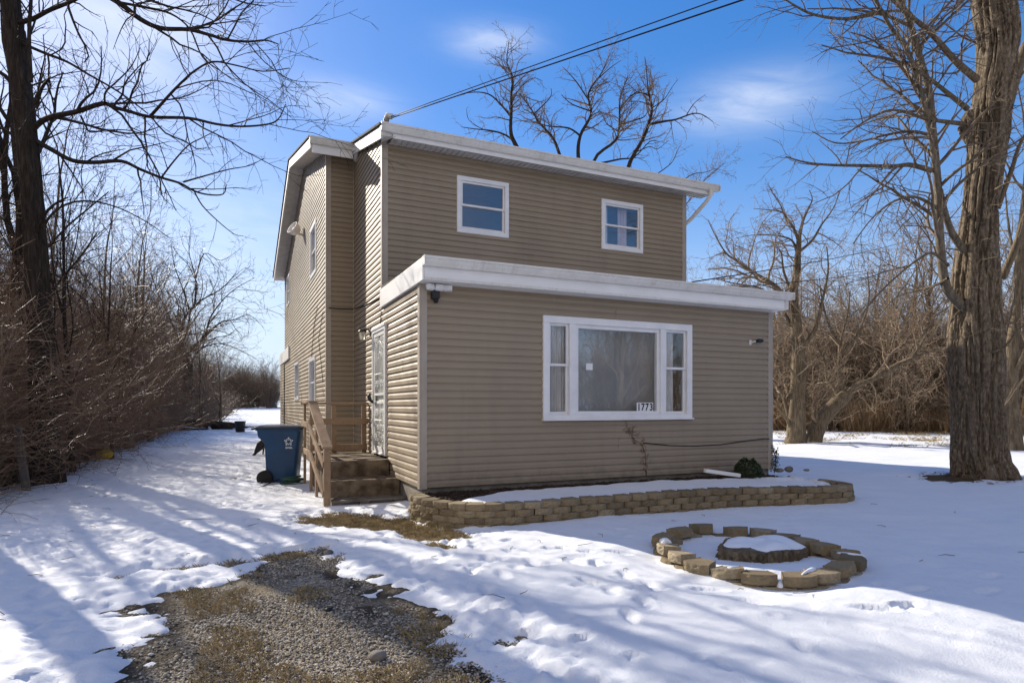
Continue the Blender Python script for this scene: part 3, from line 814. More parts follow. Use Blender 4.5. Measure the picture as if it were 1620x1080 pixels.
def sash_window(F, u0, u1, z0, z1, cur=None, mid=None, trim=.075):
    """double-hung window: trim frame, upper and lower sash, panes, insect screen on the lower half"""
    mid = mid or (z0 + z1) / 2
    mb = MB(); F.ring(mb, u0, u1, z0, z1, trim, -.06, .034)
    F.ring(mb, u0 - .006, u1 + .006, z0 - .006, z1 + .006, .012, .0, .022)
    w = mb.build('window', M['vinyl'], house, bevel=.004)
    a, c = u0 + trim, u1 - trim; bz, tz = z0 + trim, z1 - trim
    mb = MB(); F.ring(mb, a, c, mid - .016, tz, .034, -.035, .004); F.ring(mb, a, c, bz, mid + .016, .034, -.055, -.018, .045)
    mb.build('sash', M['vinyl'], w, bevel=.003)
    mb = MB(); F.quad(mb, a + .03, c - .03, mid, tz - .03, -.020); F.quad(mb, a + .03, c - .03, bz + .03, mid, -.040); mb.build('pane', M['glass'], w)
    if cur: cur(F, a, c, bz, tz, w)
    return w
FU = Frame2((0, YU, 0), (1, 0, 0), (0, -1, 0)); FB = Frame2((0, YB, 0), (1, 0, 0), (0, -1, 0)); FS = Frame2((XW, 0, 0), (0, 1, 0), (-1, 0, 0))
def cur_left(F, a, c, bz, tz, w):
    pass
def cur_right(F, a, c, bz, tz, w):
    curtain(F, a, a + .17, bz, tz, -.16, M['curtain'], w, 3, .012)
    curtain(F, a + .42, a + .64, bz, tz, -.17, M['pink_curtain'], w, 3, .015)
sash_window(FU, *UW1, cur=cur_left)
sash_window(FU, *UW2, cur=cur_right)
for w4 in SW:
    sash_window(FS, *w4, cur=lambda F, a, c, bz, tz, w: curtain(F, a, c, bz + .4, tz, -.12, M['curtain'], w, 6), trim=.085)
# the big front window: picture pane between two narrow sash windows
u0, u1, z0, z1 = BAY
mb = MB()
FB.ring(mb, u0, u1, z0, z1, .105, -.07, .05, .075)
ua, ub = 4.665, 6.335                                      # mullion centres
for um in (ua, ub): FB.box(mb, um - .055, um + .055, z0 + .075, z1 - .105, -.07, .048)
FB.box(mb, u0 - .012, u1 + .012, z0 - .014, z0 + .012, 0, .085)
big = mb.build('window', M['vinyl'], house, bevel=.005)
mb = MB()
FB.ring(mb, ua + .055, ub - .055, z0 + .075, z1 - .105, .055, -.05, .02, .05)
zm = 2.06
for (p, q) in ((u0 + .105, ua - .055), (ub + .055, u1 - .105)):
    FB.ring(mb, p, q, zm - .015, z1 - .105, .036, -.03, .006); FB.ring(mb, p, q, z0 + .075, zm + .018, .036, -.05, -.014, .045)
mb.build('sash', M['vinyl'], big, bevel=.003)
mb = MB()
FB.quad(mb, ua + .09, ub - .09, z0 + .11, z1 - .15, -.02)
for (p, q) in ((u0 + .13, ua - .08), (ub + .08, u1 - .13)):
    FB.quad(mb, p, q, zm, z1 - .13, -.015); FB.quad(mb, p, q, z0 + .11, zm, -.035)
mb.build('pane', M['glass'], big)
curtain(FB, u0 + .11, ua - .06, z0 + .08, z1 - .11, -.13, M['curtain'], big, 4, .018)
curtain(FB, ub + .06, ub + .33, z0 + .08, z1 - .11, -.13, M['curtain'], big, 3, .018)
curtain(FB, ua + .0, ub - .0, z0 + .06, z1 - .1, -.20, simple('cloudy_film', (.30, .31, .315), (.37, .375, .38), 2.5, .6, .1), big, 2, .012)
mb = MB(); FB.box(mb, 4.93, 5.045, 2.00, 2.10, -.018, -.014); mb.build('sticker', M['paper'], big)
# house number on the lower right of the picture pane
DG_U, DG_Z, DG_W, DG_H = 5.862, 1.365, .079, .140
mb = MB()
for k in range(4): FB.box(mb, DG_U + k * DG_W, DG_U + (k + 1) * DG_W - .003, DG_Z, DG_Z + DG_H, -.017, -.013)
plate = mb.build('number_plate', M['paper'], big)
for k, ch in enumerate('1773'):
    cu = bpy.data.curves.new('digit', 'FONT'); cu.body = ch; cu.size = .165; cu.align_x = 'CENTER'; cu.offset = .004; cu.extrude = .0008
    tmp = bpy.data.objects.new('digit_tmp', cu); COL.objects.link(tmp)
    bpy.context.view_layer.update()
    me = bpy.data.meshes.new_from_object(tmp.evaluated_get(bpy.context.evaluated_depsgraph_get()))
    bpy.data.objects.remove(tmp)
    me.materials.clear(); me.materials.append(M['ink'])
    zs_ = [v.co.y for v in me.vertices]; sc_ = (DG_H * .82) / (max(zs_) - min(zs_))
    me.transform(Matrix.Diagonal((sc_ * .86, sc_, 1, 1)))
    xs2 = [v.co.x for v in me.vertices]; zs_ = [v.co.y for v in me.vertices]
    cxm = (max(xs2) + min(xs2)) / 2
    me.transform(Matrix.Translation((-cxm, -min(zs_), 0)))
    me.transform(Matrix(((1, 0, 0, 0), (0, 0, -1, 0), (0, 1, 0, 0), (0, 0, 0, 1))))
    d = bpy.data.objects.new('digit', me)
    d.location = Vector((DG_U + (k + .5) * DG_W, YB + .0115, DG_Z + DG_H * .09)) - Vector(house.location)
    link(d, plate)

# ---- storm door with white scroll ironwork
FD = Frame2((X0, 0, 0), (0, 1, 0), (-1, 0, 0))
d0, d1, dz0, dz1 = DOOR
mb = MB(); FD.ring(mb, d0, d1, dz0, dz1, .06, -.05, .05, .03); FD.box(mb, d0 - .02, d1 + .02, dz1 - .01, dz1 + .03, 0, .065)
door = mb.build('door', M['white'], house, bevel=.004)
a, c = d0 + .06, d1 - .06; zb, zt = dz0 + .03, dz1 - .06
mb = MB(); FD.ring(mb, a + .01, c - .01, zb, zt, .075, .0, .032, .10); zmid = 1.58
FD.box(mb, a + .08, c - .08, zmid - .09, zmid - .045, .0, .03); FD.box(mb, a + .08, c - .08, zmid + .05, zmid + .09, .0, .03)
mb.build('door_leaf', M['iron'], door, bevel=.003)
m, nt, b = new_mat('frosted_panel', .35, .4)
nt.links.new(ramp(nt, noise(nt, 14, 3), [(.35, (.60, .62, .56)), (.65, (.74, .75, .69))]), b.inputs['Base Color']); M['frost'] = m
mb = MB(); FD.quad(mb, a + .06, c - .06, zb + .06, zt - .06, -.02); mb.build('pane', M['frost'], door)
mb = MB()
def wire(pts, r=.007): mb.tube([FD.pt(u, z, .022) for u, z in pts], r, 6)
um = (a + c) / 2
for k in range(7):
    u = a + .115 + k * (c - a - .23) / 6
    wire([(u, zb + .1), (u, zmid - .09)], .005); wire([(u, zmid + .09), (u, zt - .1)], .005)
def arc(cu_, cz, r, t0, t1, n=16, sq=1.0): return [(cu_ + r * math.cos(R(t0 + (t1 - t0) * i / n)), cz + sq * r * math.sin(R(t0 + (t1 - t0) * i / n))) for i in range(n + 1)]
wire([(um - .25, zmid + .42)] + arc(um, zt - .42, .25, 180, 0) + [(um + .25, zmid + .42)], .009)
wire([(um - .13, zmid + .42)] + arc(um, zt - .48, .13, 180, 0) + [(um + .13, zmid + .42)], .007)
wire([(a + .08, zmid + .42), (c - .08, zmid + .42)], .009); wire([(a + .08, zb + .55), (c - .08, zb + .55)], .009)
for s in (-1, 1):
    for (cz, r) in ((zt - .16, .07), (zmid + .25, .06), (zb + .42, .06), (zb + .24, .07), (zmid - .25, .06), (zb + .70, .05)):
        for ox in (.12, .27):
            sp_ = [(um + s * ox + r * (1 - i / 40) * math.cos(i * .3) * s, cz + r * (1 - i / 40) * math.sin(i * .3)) for i in range(34)]
            wire(sp_, .0065)
rl = random.Random(5)
for k in range(46):                                         # cast leaves
    u = um + rl.gauss(0, .10); z = rl.choice((rl.uniform(zb + .12, zb + .62), rl.uniform(zmid + .15, zt - .2), rl.uniform(zb + .1, zb + .5)))
    p = FD.pt(u, z, .026); q = FD.pt(u + rl.uniform(-.04, .04), z + .055, .03)
    mb.tube([p, (p + q) / 2, q], [.003, .014, .002], 5)
mb.build('grille', M['iron'], door, True)
mb = MB(); mb.tube([FD.pt(d1 - .10, zmid - .07, .05), FD.pt(d1 - .10, zmid - .02, .10), FD.pt(d1 - .10, zmid + .045, .12), FD.pt(d1 - .08, zmid + .09, .10)], [.02, .032, .035, .018], 8); mb.build('handle', M['dark'], door, True)

# ---- wall lamp beside the door
lp = P_X(581, 529, X0 - .07)
mb = MB(); mb.box(X0 - .03, X0 - .012, lp.y - .08, lp.y + .02, lp.z - .02, lp.z + .12)
mb.tube([(X0 - .02, lp.y - .03, lp.z + .05), (X0 - .08, lp.y - .02, lp.z + .10), (X0 - .15, lp.y, lp.z + .08)], .014, 8)
wlamp = mb.build('wall_lamp', M['dark'], house, bevel=.003)
mt = Matrix.Translation((X0 - .16, lp.y, lp.z - .06))
mb = MB(); mb.lathe([(0, .15), (.05, .14), (.075, .11), (.075, .10), (.02, .10)], mt, 12); mb.build('lamp_cap', M['dark'], wlamp, True)
m, nt, b = new_mat('lamp_glass', .15, .5); b.inputs['Base Color'].default_value = (.85, .80, .66, 1); b.inputs['Transmission Weight'].default_value = .6
M['lamp_glass'] = m
mb = MB(); mb.lathe([(0, -.055), (.04, -.05), (.055, -.02), (.062, .10)], mt, 12); mb.build('lamp_shade', m, wlamp, True)
# ---- twin flood light at the porch corner and the small one at the right
fl = P_Y(686, 459, YB)
mb = MB(); mb.box(fl.x - .05, fl.x + .06, YB - .10, YB - .013, fl.z - .13, fl.z - .02)
sec = mb.build('security_light', M['dark'], house, bevel=.012)
for k, (dx, rz) in enumerate(((-.085, 28), (.04, 0), (.16, -28))):
    mm = Matrix.Translation((fl.x + dx, YB - .13, fl.z + .015)) @ Matrix.Rotation(R(rz), 4, 'Z') @ Matrix.Rotation(R(-18), 4, 'X')
    MB().box(-.058, .058, -.035, .03, -.038, .038, mm).build('lamp_head', M['vinyl'], sec, bevel=.012)
mm = Matrix.Translation((fl.x + .01, YB - .07, fl.z - .15))
MB().lathe([(0, -.035), (.025, -.03), (.035, 0), (.035, .03)], mm, 12).build('sensor', M['black'], sec, True)
s2 = P_Y(1190, 541, YB)
mb = MB(); mb.tube([(s2.x - .06, YB - .014, s2.z - .02), (s2.x - .03, YB - .06, s2.z), (s2.x + .02, YB - .08, s2.z + .005)], .016, 6); mb.box(s2.x - .09, s2.x - .04, YB - .03, YB - .012, s2.z - .05, s2.z + .03)
sec2 = mb.build('security_light', M['gutter'], house, bevel=.002)
mm = Matrix.Translation((s2.x + .06, YB - .10, s2.z + .012)) @ Matrix.Rotation(R(-14), 4, 'X')
MB().box(-.06, .06, -.045, .03, -.025, .025, mm).build('lamp_head', M['dark'], sec2, bevel=.008)
# ---- hooded white barn light high on the wing gable
hl = P_X(480, 366, XW)
mb = MB(); mb.tube([(XW - .01, hl.y, hl.z - .10), (XW - .12, hl.y, hl.z - .08), (XW - .19, hl.y, hl.z + .0)], .03, 8)
gl_ = mb.build('gable_light', M['gutter'], house, True)
mm = Matrix.Translation((XW - .25, hl.y - .02, hl.z + .04)) @ Matrix.Rotation(R(-58), 4, 'Y') @ Matrix.Rotation(R(20), 4, 'X')
MB().lathe([(.0, -.17), (.09, -.155), (.155, -.09), (.175, .0), (.185, .06), (.18, .06), (.165, .0), (.14, -.07), (.0, -.12)], mm, 24).build('lamp_shade', M['white'], gl_, True)
MB().lathe([(.0, .02), (.05, .015), (.075, -.03), (.06, -.09)], mm, 14).build('lamp_bulb', M['vinyl'], gl_, True)
# ---- service mast, wall cables, dead vine
mb = MB(); mb.tube([(2.36, 10.35, 5.9), (2.36, 10.35, 6.22)], .04, 8); mb.tube([(2.36, 10.35, 6.2), (2.38, 10.29, 6.28), (2.42, 10.22, 6.24)], .05, 8)
mb.build('service_mast', M['gutter'], house, True)
mb = MB(); pts = []
for (u, v) in ((1017, 700), (1060, 704.5), (1100, 705), (1140, 703), (1180, 697), (1210, 693.5), (1217, 694)): p = P_Y(u, v, YB - .025); pts.append(p)
mb.tube(pts, .008, 6); mb.build('cable', M['cable'], house, True)
mb = MB()
for path in (((520, 487), (540, 488.5), (560, 489)), ):
    mb.tube([P_Y(u, v, YW - .03) for u, v in path], .010, 6)
mb.tube([P_X(562, 488, X0 - .03), P_X(583, 480, X0 - .03), P_X(603, 470, X0 - .03)], .010, 6)
mb.tube([P_X(603, 492, X0 - .03), P_X(602, 512, X0 - .03)], .008, 6)
mb.tube([P_X(502, 486, XW - .03), P_X(497, 515, XW - .03), P_X(494, 548, XW - .03), P_X(493, 565, XW - .03)], .006, 6)
mb.tube([P_X(511, 492, XW - .03), P_X(504, 535, XW - .03), P_X(508, 575, XW - .03), P_X(511, 605, XW - .03)], .006, 6)
mb.build('cable', M['cable'], house, True)
# ------------------------------------------------------------------ things round the house
# dead vine clinging to the porch wall
def vine():
    mb = MB(); rv = random.Random(8)
    main = [(1022, 752), (1022, 735), (1021, 718), (1015, 702), (1003, 695), (997, 683), (993, 675)]
    mb.tube([P_Y(u, v, YB - .018) for u, v in main], [.011, .010, .010, .009, .008, .006, .003], 5)
    for k in range(46):
        u, v = main[rv.randrange(1, len(main))]; u += rv.gauss(0, 3); v += rv.gauss(0, 4)
        a = rv.uniform(0, 6.28); pts = []
        for i in range(4):
            pts.append(P_Y(u, v, YB - .018 - rv.uniform(0, .012))); a += rv.gauss(0, .6); u += 3.0 * math.cos(a); v += 3.6 * math.sin(a)
        mb.tube(pts, [.005, .0045, .003, .0015], 4, False)
    mb.tube([P_Y(u, v, YB - .018) for u, v in ((979, 709), (978, 697), (981, 692), (992, 691))], .003, 4)
    return mb.build('dead_vine', M['twig_brown'], None, True)
tag(vine(), 'dead leafless vine clinging below the big front window', 'vine')

# ---- raised bed: dry-stacked tan block wall
BH, BW, BD = .076, .245, .20
def block(mb, m, w=BW, d=BD, h=BH, seed=0, rough=1.0, ny=3):
    """a split-face wall block: rough three-facet front (towards -y), tapering to the back"""
    r = random.Random(seed)
    nx, nz = 8, 4
    b = len(mb.v); front = []
    for j in range(nz + 1):
        row = []
        for i in range(nx + 1):
            u = i / nx * 2 - 1; z = j / nz * h
            facet = .0 if abs(u) < .45 else (abs(u) - .45) / .55 * .035
            edge = .006 if j in (0, nz) or i in (0, nx) else 0
            y = facet + edge + (rough * r.uniform(-.006, .006) if 0 < i < nx and 0 < j < nz else 0)
            row.append(len(mb.v)); mb.v.append(tuple(m @ Vector((u * w / 2, y, z))))
        front.append(row)
    for j in range(nz):
        for i in range(nx):
            mb.f.append((front[j][i], front[j][i + 1], front[j + 1][i + 1], front[j + 1][i]))
    bk = len(mb.v); wb = w * .58
    mb.v += [tuple(m @ Vector(p)) for p in ((-wb / 2, d, 0), (wb / 2, d, 0), (wb / 2, d, h), (-wb / 2, d, h))]
    mb.f.append(tuple(front[nz]) + (bk + 2, bk + 3)); mb.f.append(tuple(reversed(front[0])) + (bk + 0, bk + 1))
    mb.f.append(tuple(front[j][0] for j in range(nz, -1, -1)) + (bk + 0, bk + 3)[::1])
    mb.f.append(tuple(front[j][nx] for j in range(nz + 1)) + (bk + 2, bk + 1)); mb.f.append((bk + 1, bk + 0, bk + 3, bk + 2))
    return mb
WALL = [(2.12, 8.00), (2.10, 7.62), (2.24, 7.18), (2.50, 6.86), (2.86, 6.70), (3.4, 6.64), (4.2, 6.60), (5.2, 6.54), (6.2, 6.48), (7.0, 6.34), (7.65, 6.16), (8.12, 6.16), (8.42, 6.36), (8.52, 6.72), (8.46, 7.12)]
def smooth_path(pts, n=8):
    out = []
    for i in range(len(pts) - 1):
        p0 = pts[max(i - 1, 0)]; p1 = pts[i]; p2 = pts[i + 1]; p3 = pts[min(i + 2, len(pts) - 1)]
        for k in range(n):
            t = k / n
            out.append(tuple(.5 * ((2 * b_) + (-a_ + c_) * t + (2 * a_ - 5 * b_ + 4 * c_ - d_) * t * t + (-a_ + 3 * b_ - 3 * c_ + d_) * t ** 3) for a_, b_, c_, d_ in zip(p0, p1, p2, p3)))
    out.append(tuple(pts[-1])); return out
WP = smooth_path(WALL, 12)
cum = [0.0]
for a, c in zip(WP[:-1], WP[1:]): cum.append(cum[-1] + math.hypot(c[0] - a[0], c[1] - a[1]))
def wall_at(s):
    x = np.interp(s, cum, [p[0] for p in WP]); y = np.interp(s, cum, [p[1] for p in WP])
    x2 = np.interp(s + .05, cum, [p[0] for p in WP]); y2 = np.interp(s + .05, cum, [p[1] for p in WP])
    x1 = np.interp(s - .05, cum, [p[0] for p in WP]); y1 = np.interp(s - .05, cum, [p[1] for p in WP])
    return float(x), float(y), math.atan2(y2 - y1, x2 - x1)
rw = thing('retaining_wall', 'low curved retaining wall of dry stacked tan blocks before the porch wall', 'retaining wall', (5.2, 6.5, 0))
rb = random.Random(21); mb = MB(); NB = int(cum[-1] / (BW + .003))
for crs in range(5):
    for k in range(NB + (crs % 2)):
        s = (k + .5 - .5 * (crs % 2)) * (BW + .003) + rb.gauss(0, .004)
        if s < 0.02 or s > cum[-1] - .02: continue
        x, y, an = wall_at(s)
        out = (4 - crs) * .006 + rb.gauss(0, .003)
        nx_, ny_ = math.sin(an), -math.cos(an)
        sag = -.012 * math.sin(s * 1.1) 
        mt = Matrix.Translation((x + nx_ * out, y + ny_ * out, -.075 + crs * (BH + .001) + sag)) @ Matrix.Rotation(an + rb.gauss(0, .02), 4, 'Z')
        if crs < 4:
            block(mb, mt, seed=k * 7 + crs)
        else:
            mt = mt @ Matrix.Rotation(rb.gauss(0, .025), 4, 'X') @ Matrix.Rotation(rb.gauss(0, .02), 4, 'Y')
            b2 = MB(); block(b2, mt @ Matrix.Rotation(rb.gauss(0, .03), 4, 'Z'), h=BH + .004, seed=k * 7 + 4); b2.build('cap_block', M['block'], rw, bevel=.004)
mb.build('wall_courses', M['block'], rw)
# bark mulch fill and the strip of snow on it
n1, n2 = 220, 40
ss = np.linspace(0.02, cum[-1] - .02, n1)
fill = np.zeros((n2, n1, 3))
for i, s in enumerate(ss):
    x, y, an = wall_at(s)
    px_, py_ = x - math.sin(an) * .11, y + math.cos(an) * .11
    hx = min(max(px_, X0 + .02), X1 + .0); hy = YB - .005
    if px_ < X0 + .02: hx = X0 + .03
    t = np.linspace(0, 1, n2)
    fill[:, i, 0] = px_ + (hx - px_) * t; fill[:, i, 1] = py_ + (hy - py_) * t
fx_, fy_ = fill[..., 0], fill[..., 1]
tt = np.linspace(0, 1, n2)[:, None] * np.ones((1, n1))
bed_z = .225 + .05 * tt + .02 * fbm(fx_ * 3, fy_ * 3, seed=51) + .02 * fbm(fx_ * 14, fy_ * 14, seed=52)
fill[..., 2] = bed_z
ii = np.arange(n1 * n2).reshape(n2, n1)
qd = np.stack([ii[:-1, :-1], ii[:-1, 1:], ii[1:, 1:], ii[1:, :-1]], -1).reshape(-1, 4)
tag(np_mesh('mulch_bed', fill, qd, M['mulch']), kind='structure')
edge_w = np.interp(fx_, [2.2, 2.7, 3.2, 4.5, 6, 7.2, 8.6], [.05, .40, .68, .76, .80, .76, .64])
sn = .05 * np.clip((edge_w - tt) / .12 + .9 * fbm(fx_ * 2.2, fy_ * 2.2, seed=55, octaves=4), -1, 1) * sstep(2.25, 2.75, fx_) + .012 * fbm(fx_ * 4, fy_ * 4, seed=57)
sn = np.where(fx_ > 6.9, sn - .04 * sstep(.25, .0, tt) - .03 * sstep(7.0, 7.8, fx_) * (fbm(fx_ * 4, fy_ * 4, seed=58) > -.1), sn)
sfill = fill.copy(); sfill[..., 2] = .225 + .05 * tt + np.where(sn > 0, sn + .012, -.05)
tag(np_mesh('bed_snow', sfill, qd, M['snow']), kind='structure')
rc = np.random.RandomState(9)                                 # bark chips
kx, ky = rc.uniform(2.4, 8.4, 2600), rc.uniform(6.9, 8.13, 2600)
kz = .225 + .05 * np.clip((ky - 6.75) / 1.4, 0, 1) + .012
sz = rc.uniform(.008, .03, 2600)
keep = (ky > 7.45 + .25 * np.sin(kx)) | (kx < 2.9)
kx, ky, kz, sz = kx[keep], ky[keep], kz[keep], sz[keep]
scatter_mesh('bark_chips', ico_v, ico_f, np.stack([kx, ky, kz], -1), rc.uniform(0, 6, len(kx)), np.stack([sz * 1.5, sz * .6, sz * .4], -1), M['mulch'])
# rocks at the right end of the bed
for k, (u, v, r, lab) in enumerate(((1248, 742, .085, 'rounded dark stone, the taller one at the right end of the raised bed'), (1276, 748, .06, 'small flat dark stone past the rounded one at the right end of the bed'),
                                    (1232, 745, .10, 'broad low stone behind the small upright plant at the porch corner'))):
    p = P_depth(u, v, 11.2 - k * .1); me_v = ico_v * np.array([r * 1.3, r, r * (.9 if k == 0 else .5)])
    zg = .30
    o = np_mesh('stone', me_v + np.array([p.x, p.y, zg + r * .2]), None, M['stone'], tris=ico_f)
    o.modifiers.new('s', 'SUBSURF').levels = 2; o.modifiers['s'].render_levels = 2
    tag(o, lab, 'stone', 'stones at the end of the raised bed')
# loose white downspout lying on the bed
a, c = P_Y(1115, 738.5, 7.72), P_Y(1170, 749, 7.62)
a.z, c.z = .43, .335
pr = MB().beam(a, c, .085, .062)
o = pr.build('loose_downspout', M['white'], None, bevel=.012); tag(o, 'loose white downspout piece lying on the mulch under the porch wall', 'downspout')
# small evergreens
def leafy(name, base, h, w, n, label, seed, upright=False):
    r = np.random.RandomState(seed)
    root = thing(name, label, 'shrub' if not upright else 'plant', base)
    mb = MB()
    for k in range(9 if not upright else 3):
        a = r.uniform(0, 6.28); rr = w * .5 * r.uniform(.3, .9)
        top = Vector(base) + Vector((math.cos(a) * rr, math.sin(a) * rr, h * r.uniform(.6, 1)))
        mb.tube([Vector(base), (Vector(base) * .5 + top * .5) + Vector((0, 0, h * .08)), top], [.008, .006, .003], 5, False)
    mb.build('stem', M['twig_brown'], root, True)
    if upright:
        z = r.uniform(.05, 1, n); rad = w * .5 * (1.05 - .5 * z) * np.sqrt(r.uniform(0, 1, n)) 
    else:
        z = r.uniform(0, 1, n) ** .7; rad = w * .5 * np.sqrt(np.clip(1 - (z - .25) ** 2 * 1.6, .02, 1)) * r.uniform(.75, 1.05, n)
    th = r.uniform(0, 6.28, n)
    lump = .8 + .35 * vnoise(np.cos(th) * 2 + 5, np.sin(th) * 2 + 5, z * 3, seed)
    pos = np.stack([base[0] + rad * lump * np.cos(th), base[1] + rad * lump * np.sin(th), base[2] + z * h * lump], -1)
    s = r.uniform(.010, .022, n) * 1.4
    d = r.normal(0, 1, (n, 3)); d /= np.linalg.norm(d, axis=1)[:, None]; e = np.cross(d, r.normal(0, 1, (n, 3))); e /= np.linalg.norm(e, axis=1)[:, None]
    v = np.stack([pos - e * s[:, None] * .35, pos + d * s[:, None] * .8, pos + e * s[:, None] * .35, pos - d * s[:, None] * .8], 1)
    np_mesh('foliage', v.reshape(-1, 3), np.arange(n * 4).reshape(-1, 4), M['leaf'], root, smooth=False)
p = P_Y(1186, 750, 7.62); leafy('shrub', (p.x, 7.66, .28), .30, .48, 2600, 'small round evergreen shrub in the bed at the right of the porch wall', 3)
p = P_depth(1223, 742, 11.0); leafy('young_plant', (p.x + .03, p.y, .27), .46, .22, 420, 'small upright leafy plant beside the right porch corner', 4, True)

# ---- ring of loose blocks around the stump
RING = [(1054, 862), (1075, 875), (1107, 889), (1155, 899), (1200, 907), (1262, 910), (1299, 905), (1333, 894), (1352, 883), (1342, 871), (1307, 861), (1272, 853), (1243, 846), (1207, 838), (1166, 833), (1111, 830), (1074, 836), (1047, 847)]
DESC = ['with a blob of snow on its top, at the left end of the ring', 'sunlit, second round from the blob of snow at the left of the ring', 'tilted and sunlit, just left of the front gap in the ring',
        'at the front of the ring with a snow streak on top', 'at the very front of the ring, flat topped and bare', 'at the front right beside the snow filled gap',
        'sunlit, carrying a long streak of snow at the front right', 'half shaded, at the right front where sun ends', 'at the far right tip of the ring, in shade', 'with snow along its top at the right of the ring',
        'shaded, right rear, next after the one with snow along its top', 'shaded, behind the right side of the stump', 'shaded, directly behind the stump on its right', 'shaded, just right of the rear gap', 'shaded, alone in the rear gap of the ring',
        'standing tall at the rear left of the ring', 'left rear, between the tall rear one and the left end', 'shaded, at the left end behind the snow blob one']
TOPZ = .135
pts = [P_z(u, v, TOPZ) for u, v in RING]
rcx, rcy = sum(p.x for p in pts) / len(pts), sum(p.y for p in pts) / len(pts)
r2 = random.Random(33)
for k, p in enumerate(pts):
    an = math.atan2(p.y - rcy, p.x - rcx) + math.pi / 2
    zb_ = TOPZ - BH - (.012 if k in (14,) else 0)
    mt = Matrix.Rotation(r2.gauss(0, .07), 4, 'X') @ Matrix.Rotation(r2.gauss(0, .06), 4, 'Y')
    mb = MB(); block(mb, mt @ Matrix.Translation((0, -.085, 0)), w=.265, h=BH + .006, seed=500 + k, rough=1.9)
    o = mb.build('stone_block', M['block'], None, bevel=.005, local=True)
    o.location = (p.x, p.y, zb_); o.rotation_euler = (0, 0, an + r2.gauss(0, .07))
    tag(o, 'block ' + DESC[k], 'block', 'loose blocks ringing the tree stump')
# lower course, mostly sunk in the snow
npts = len(pts)
for k in range(npts):
    a_, c_ = pts[k], pts[(k + 1) % npts]; x, y = (a_.x + c_.x) / 2, (a_.y + c_.y) / 2
    an = math.atan2(y - rcy, x - rcx) + math.pi / 2
    mb = MB(); block(mb, Matrix.Translation((0, -.085, 0)), h=BH, seed=700 + k)
    o = mb.build('stone_block', M['block'], None, bevel=.005, local=True)
    rr = math.hypot(x - rcx, y - rcy) / .97
    o.location = (rcx + (x - rcx) * 1.015, rcy + (y - rcy) * 1.015, TOPZ - 2 * BH - .004); o.rotation_euler = (0, 0, an + r2.gauss(0, .05))
    tag(o, 'tan block of the lower ring course, half sunk in the snow around the stump', 'block', 'lower blocks sunk in snow under the stump ring')
def snow_blob(x, y, z, sx_, sy_, sz_, rot, seed, label):
    v = []; f = []; n, mring = 16, 6
    for j in range(mring + 1):
        ph_ = j / mring * math.pi / 2
        for i in range(n):
            t = i / n * 6.283; w = 1 + .25 * math.sin(t * 3 + seed) + .12 * math.sin(t * 5 + seed * 2) + .15 * math.sin(t * 2 + ph_ * 3 + seed)
            v.append((math.cos(ph_) * math.cos(t) * sx_ * w, math.cos(ph_) * math.sin(t) * sy_ * w, math.sin(ph_) * sz_))
    for j in range(mring):
        for i in range(n):
            f.append((j * n + i, j * n + (i + 1) % n, (j + 1) * n + (i + 1) % n, (j + 1) * n + i))
    o = np_mesh('snow_lump', np.array(v), f, M['clean_snow'], local=True); o.location = (x, y, z); o.rotation_euler = (0, 0, rot)
    tag(o, label, 'snow lump', 'lumps of snow on the ring blocks')
for (u, v, sx_, sy_, sz_, rot, lab) in ((1052, 858, .05, .045, .05, 0, 'round snow lump on the left ring block'), (1159, 897, .07, .025, .014, .2, 'thin snow streak on the front ring block left of centre'),
                                   (1280, 903, .15, .022, .02, .35, 'long snow streak across the front right ring block'), (1345, 877, .09, .03, .02, -.9, 'snow streak on the shaded right ring block'), (1236, 908, .075, .06, .065, .4, 'snow heap filling the front gap of the block ring')):
    p = P_z(u, v, TOPZ + .005); snow_blob(p.x, p.y, TOPZ - (.1 if 'gap' in lab else -.003), sx_, sy_, sz_, rot, u, lab)
# the stump
st = thing('tree_stump', 'low wide tree stump under a cap of snow inside the block ring', 'stump', (STUMP.x, STUMP.y, 0))
n, hh = 140, [0, .03, .06, .10, .12]
v = []; f = []
for j, z in enumerate(hh):
    for i in range(n):
        t = i / n * 6.283
        rad = .375 + .03 * math.sin(2 * t + .6) + .018 * math.sin(3 * t + 2) + .012 * math.sin(7 * t) + (.13 * max(0, math.cos(t - 3.0)) ** 9) + .016 * math.sin(31 * t + 2 * math.sin(5 * t) + j) + .01 * math.sin(47 * t + 3 * j)
        rad *= (1.10 if j == 0 else 1.0) if j < 4 else .96
        v.append((rad * math.cos(t), rad * math.sin(t), z + (.02 * math.sin(3 * t + 1) if j > 2 else 0)))
for j in range(len(hh) - 1):
    for i in range(n): f.append((j * n + i, j * n + (i + 1) % n, (j + 1) * n + (i + 1) % n, (j + 1) * n + i))
mbs = MB(); mbs.v = [(a + STUMP.x, b_ + STUMP.y, c_) for a, b_, c_ in v]; mbs.f = f; mbs.f.append(tuple((len(hh) - 1) * n + i for i in range(n)))
mbs.build('trunk', M['bark_grey'], st, False)
v = []; f = []; mr = 12
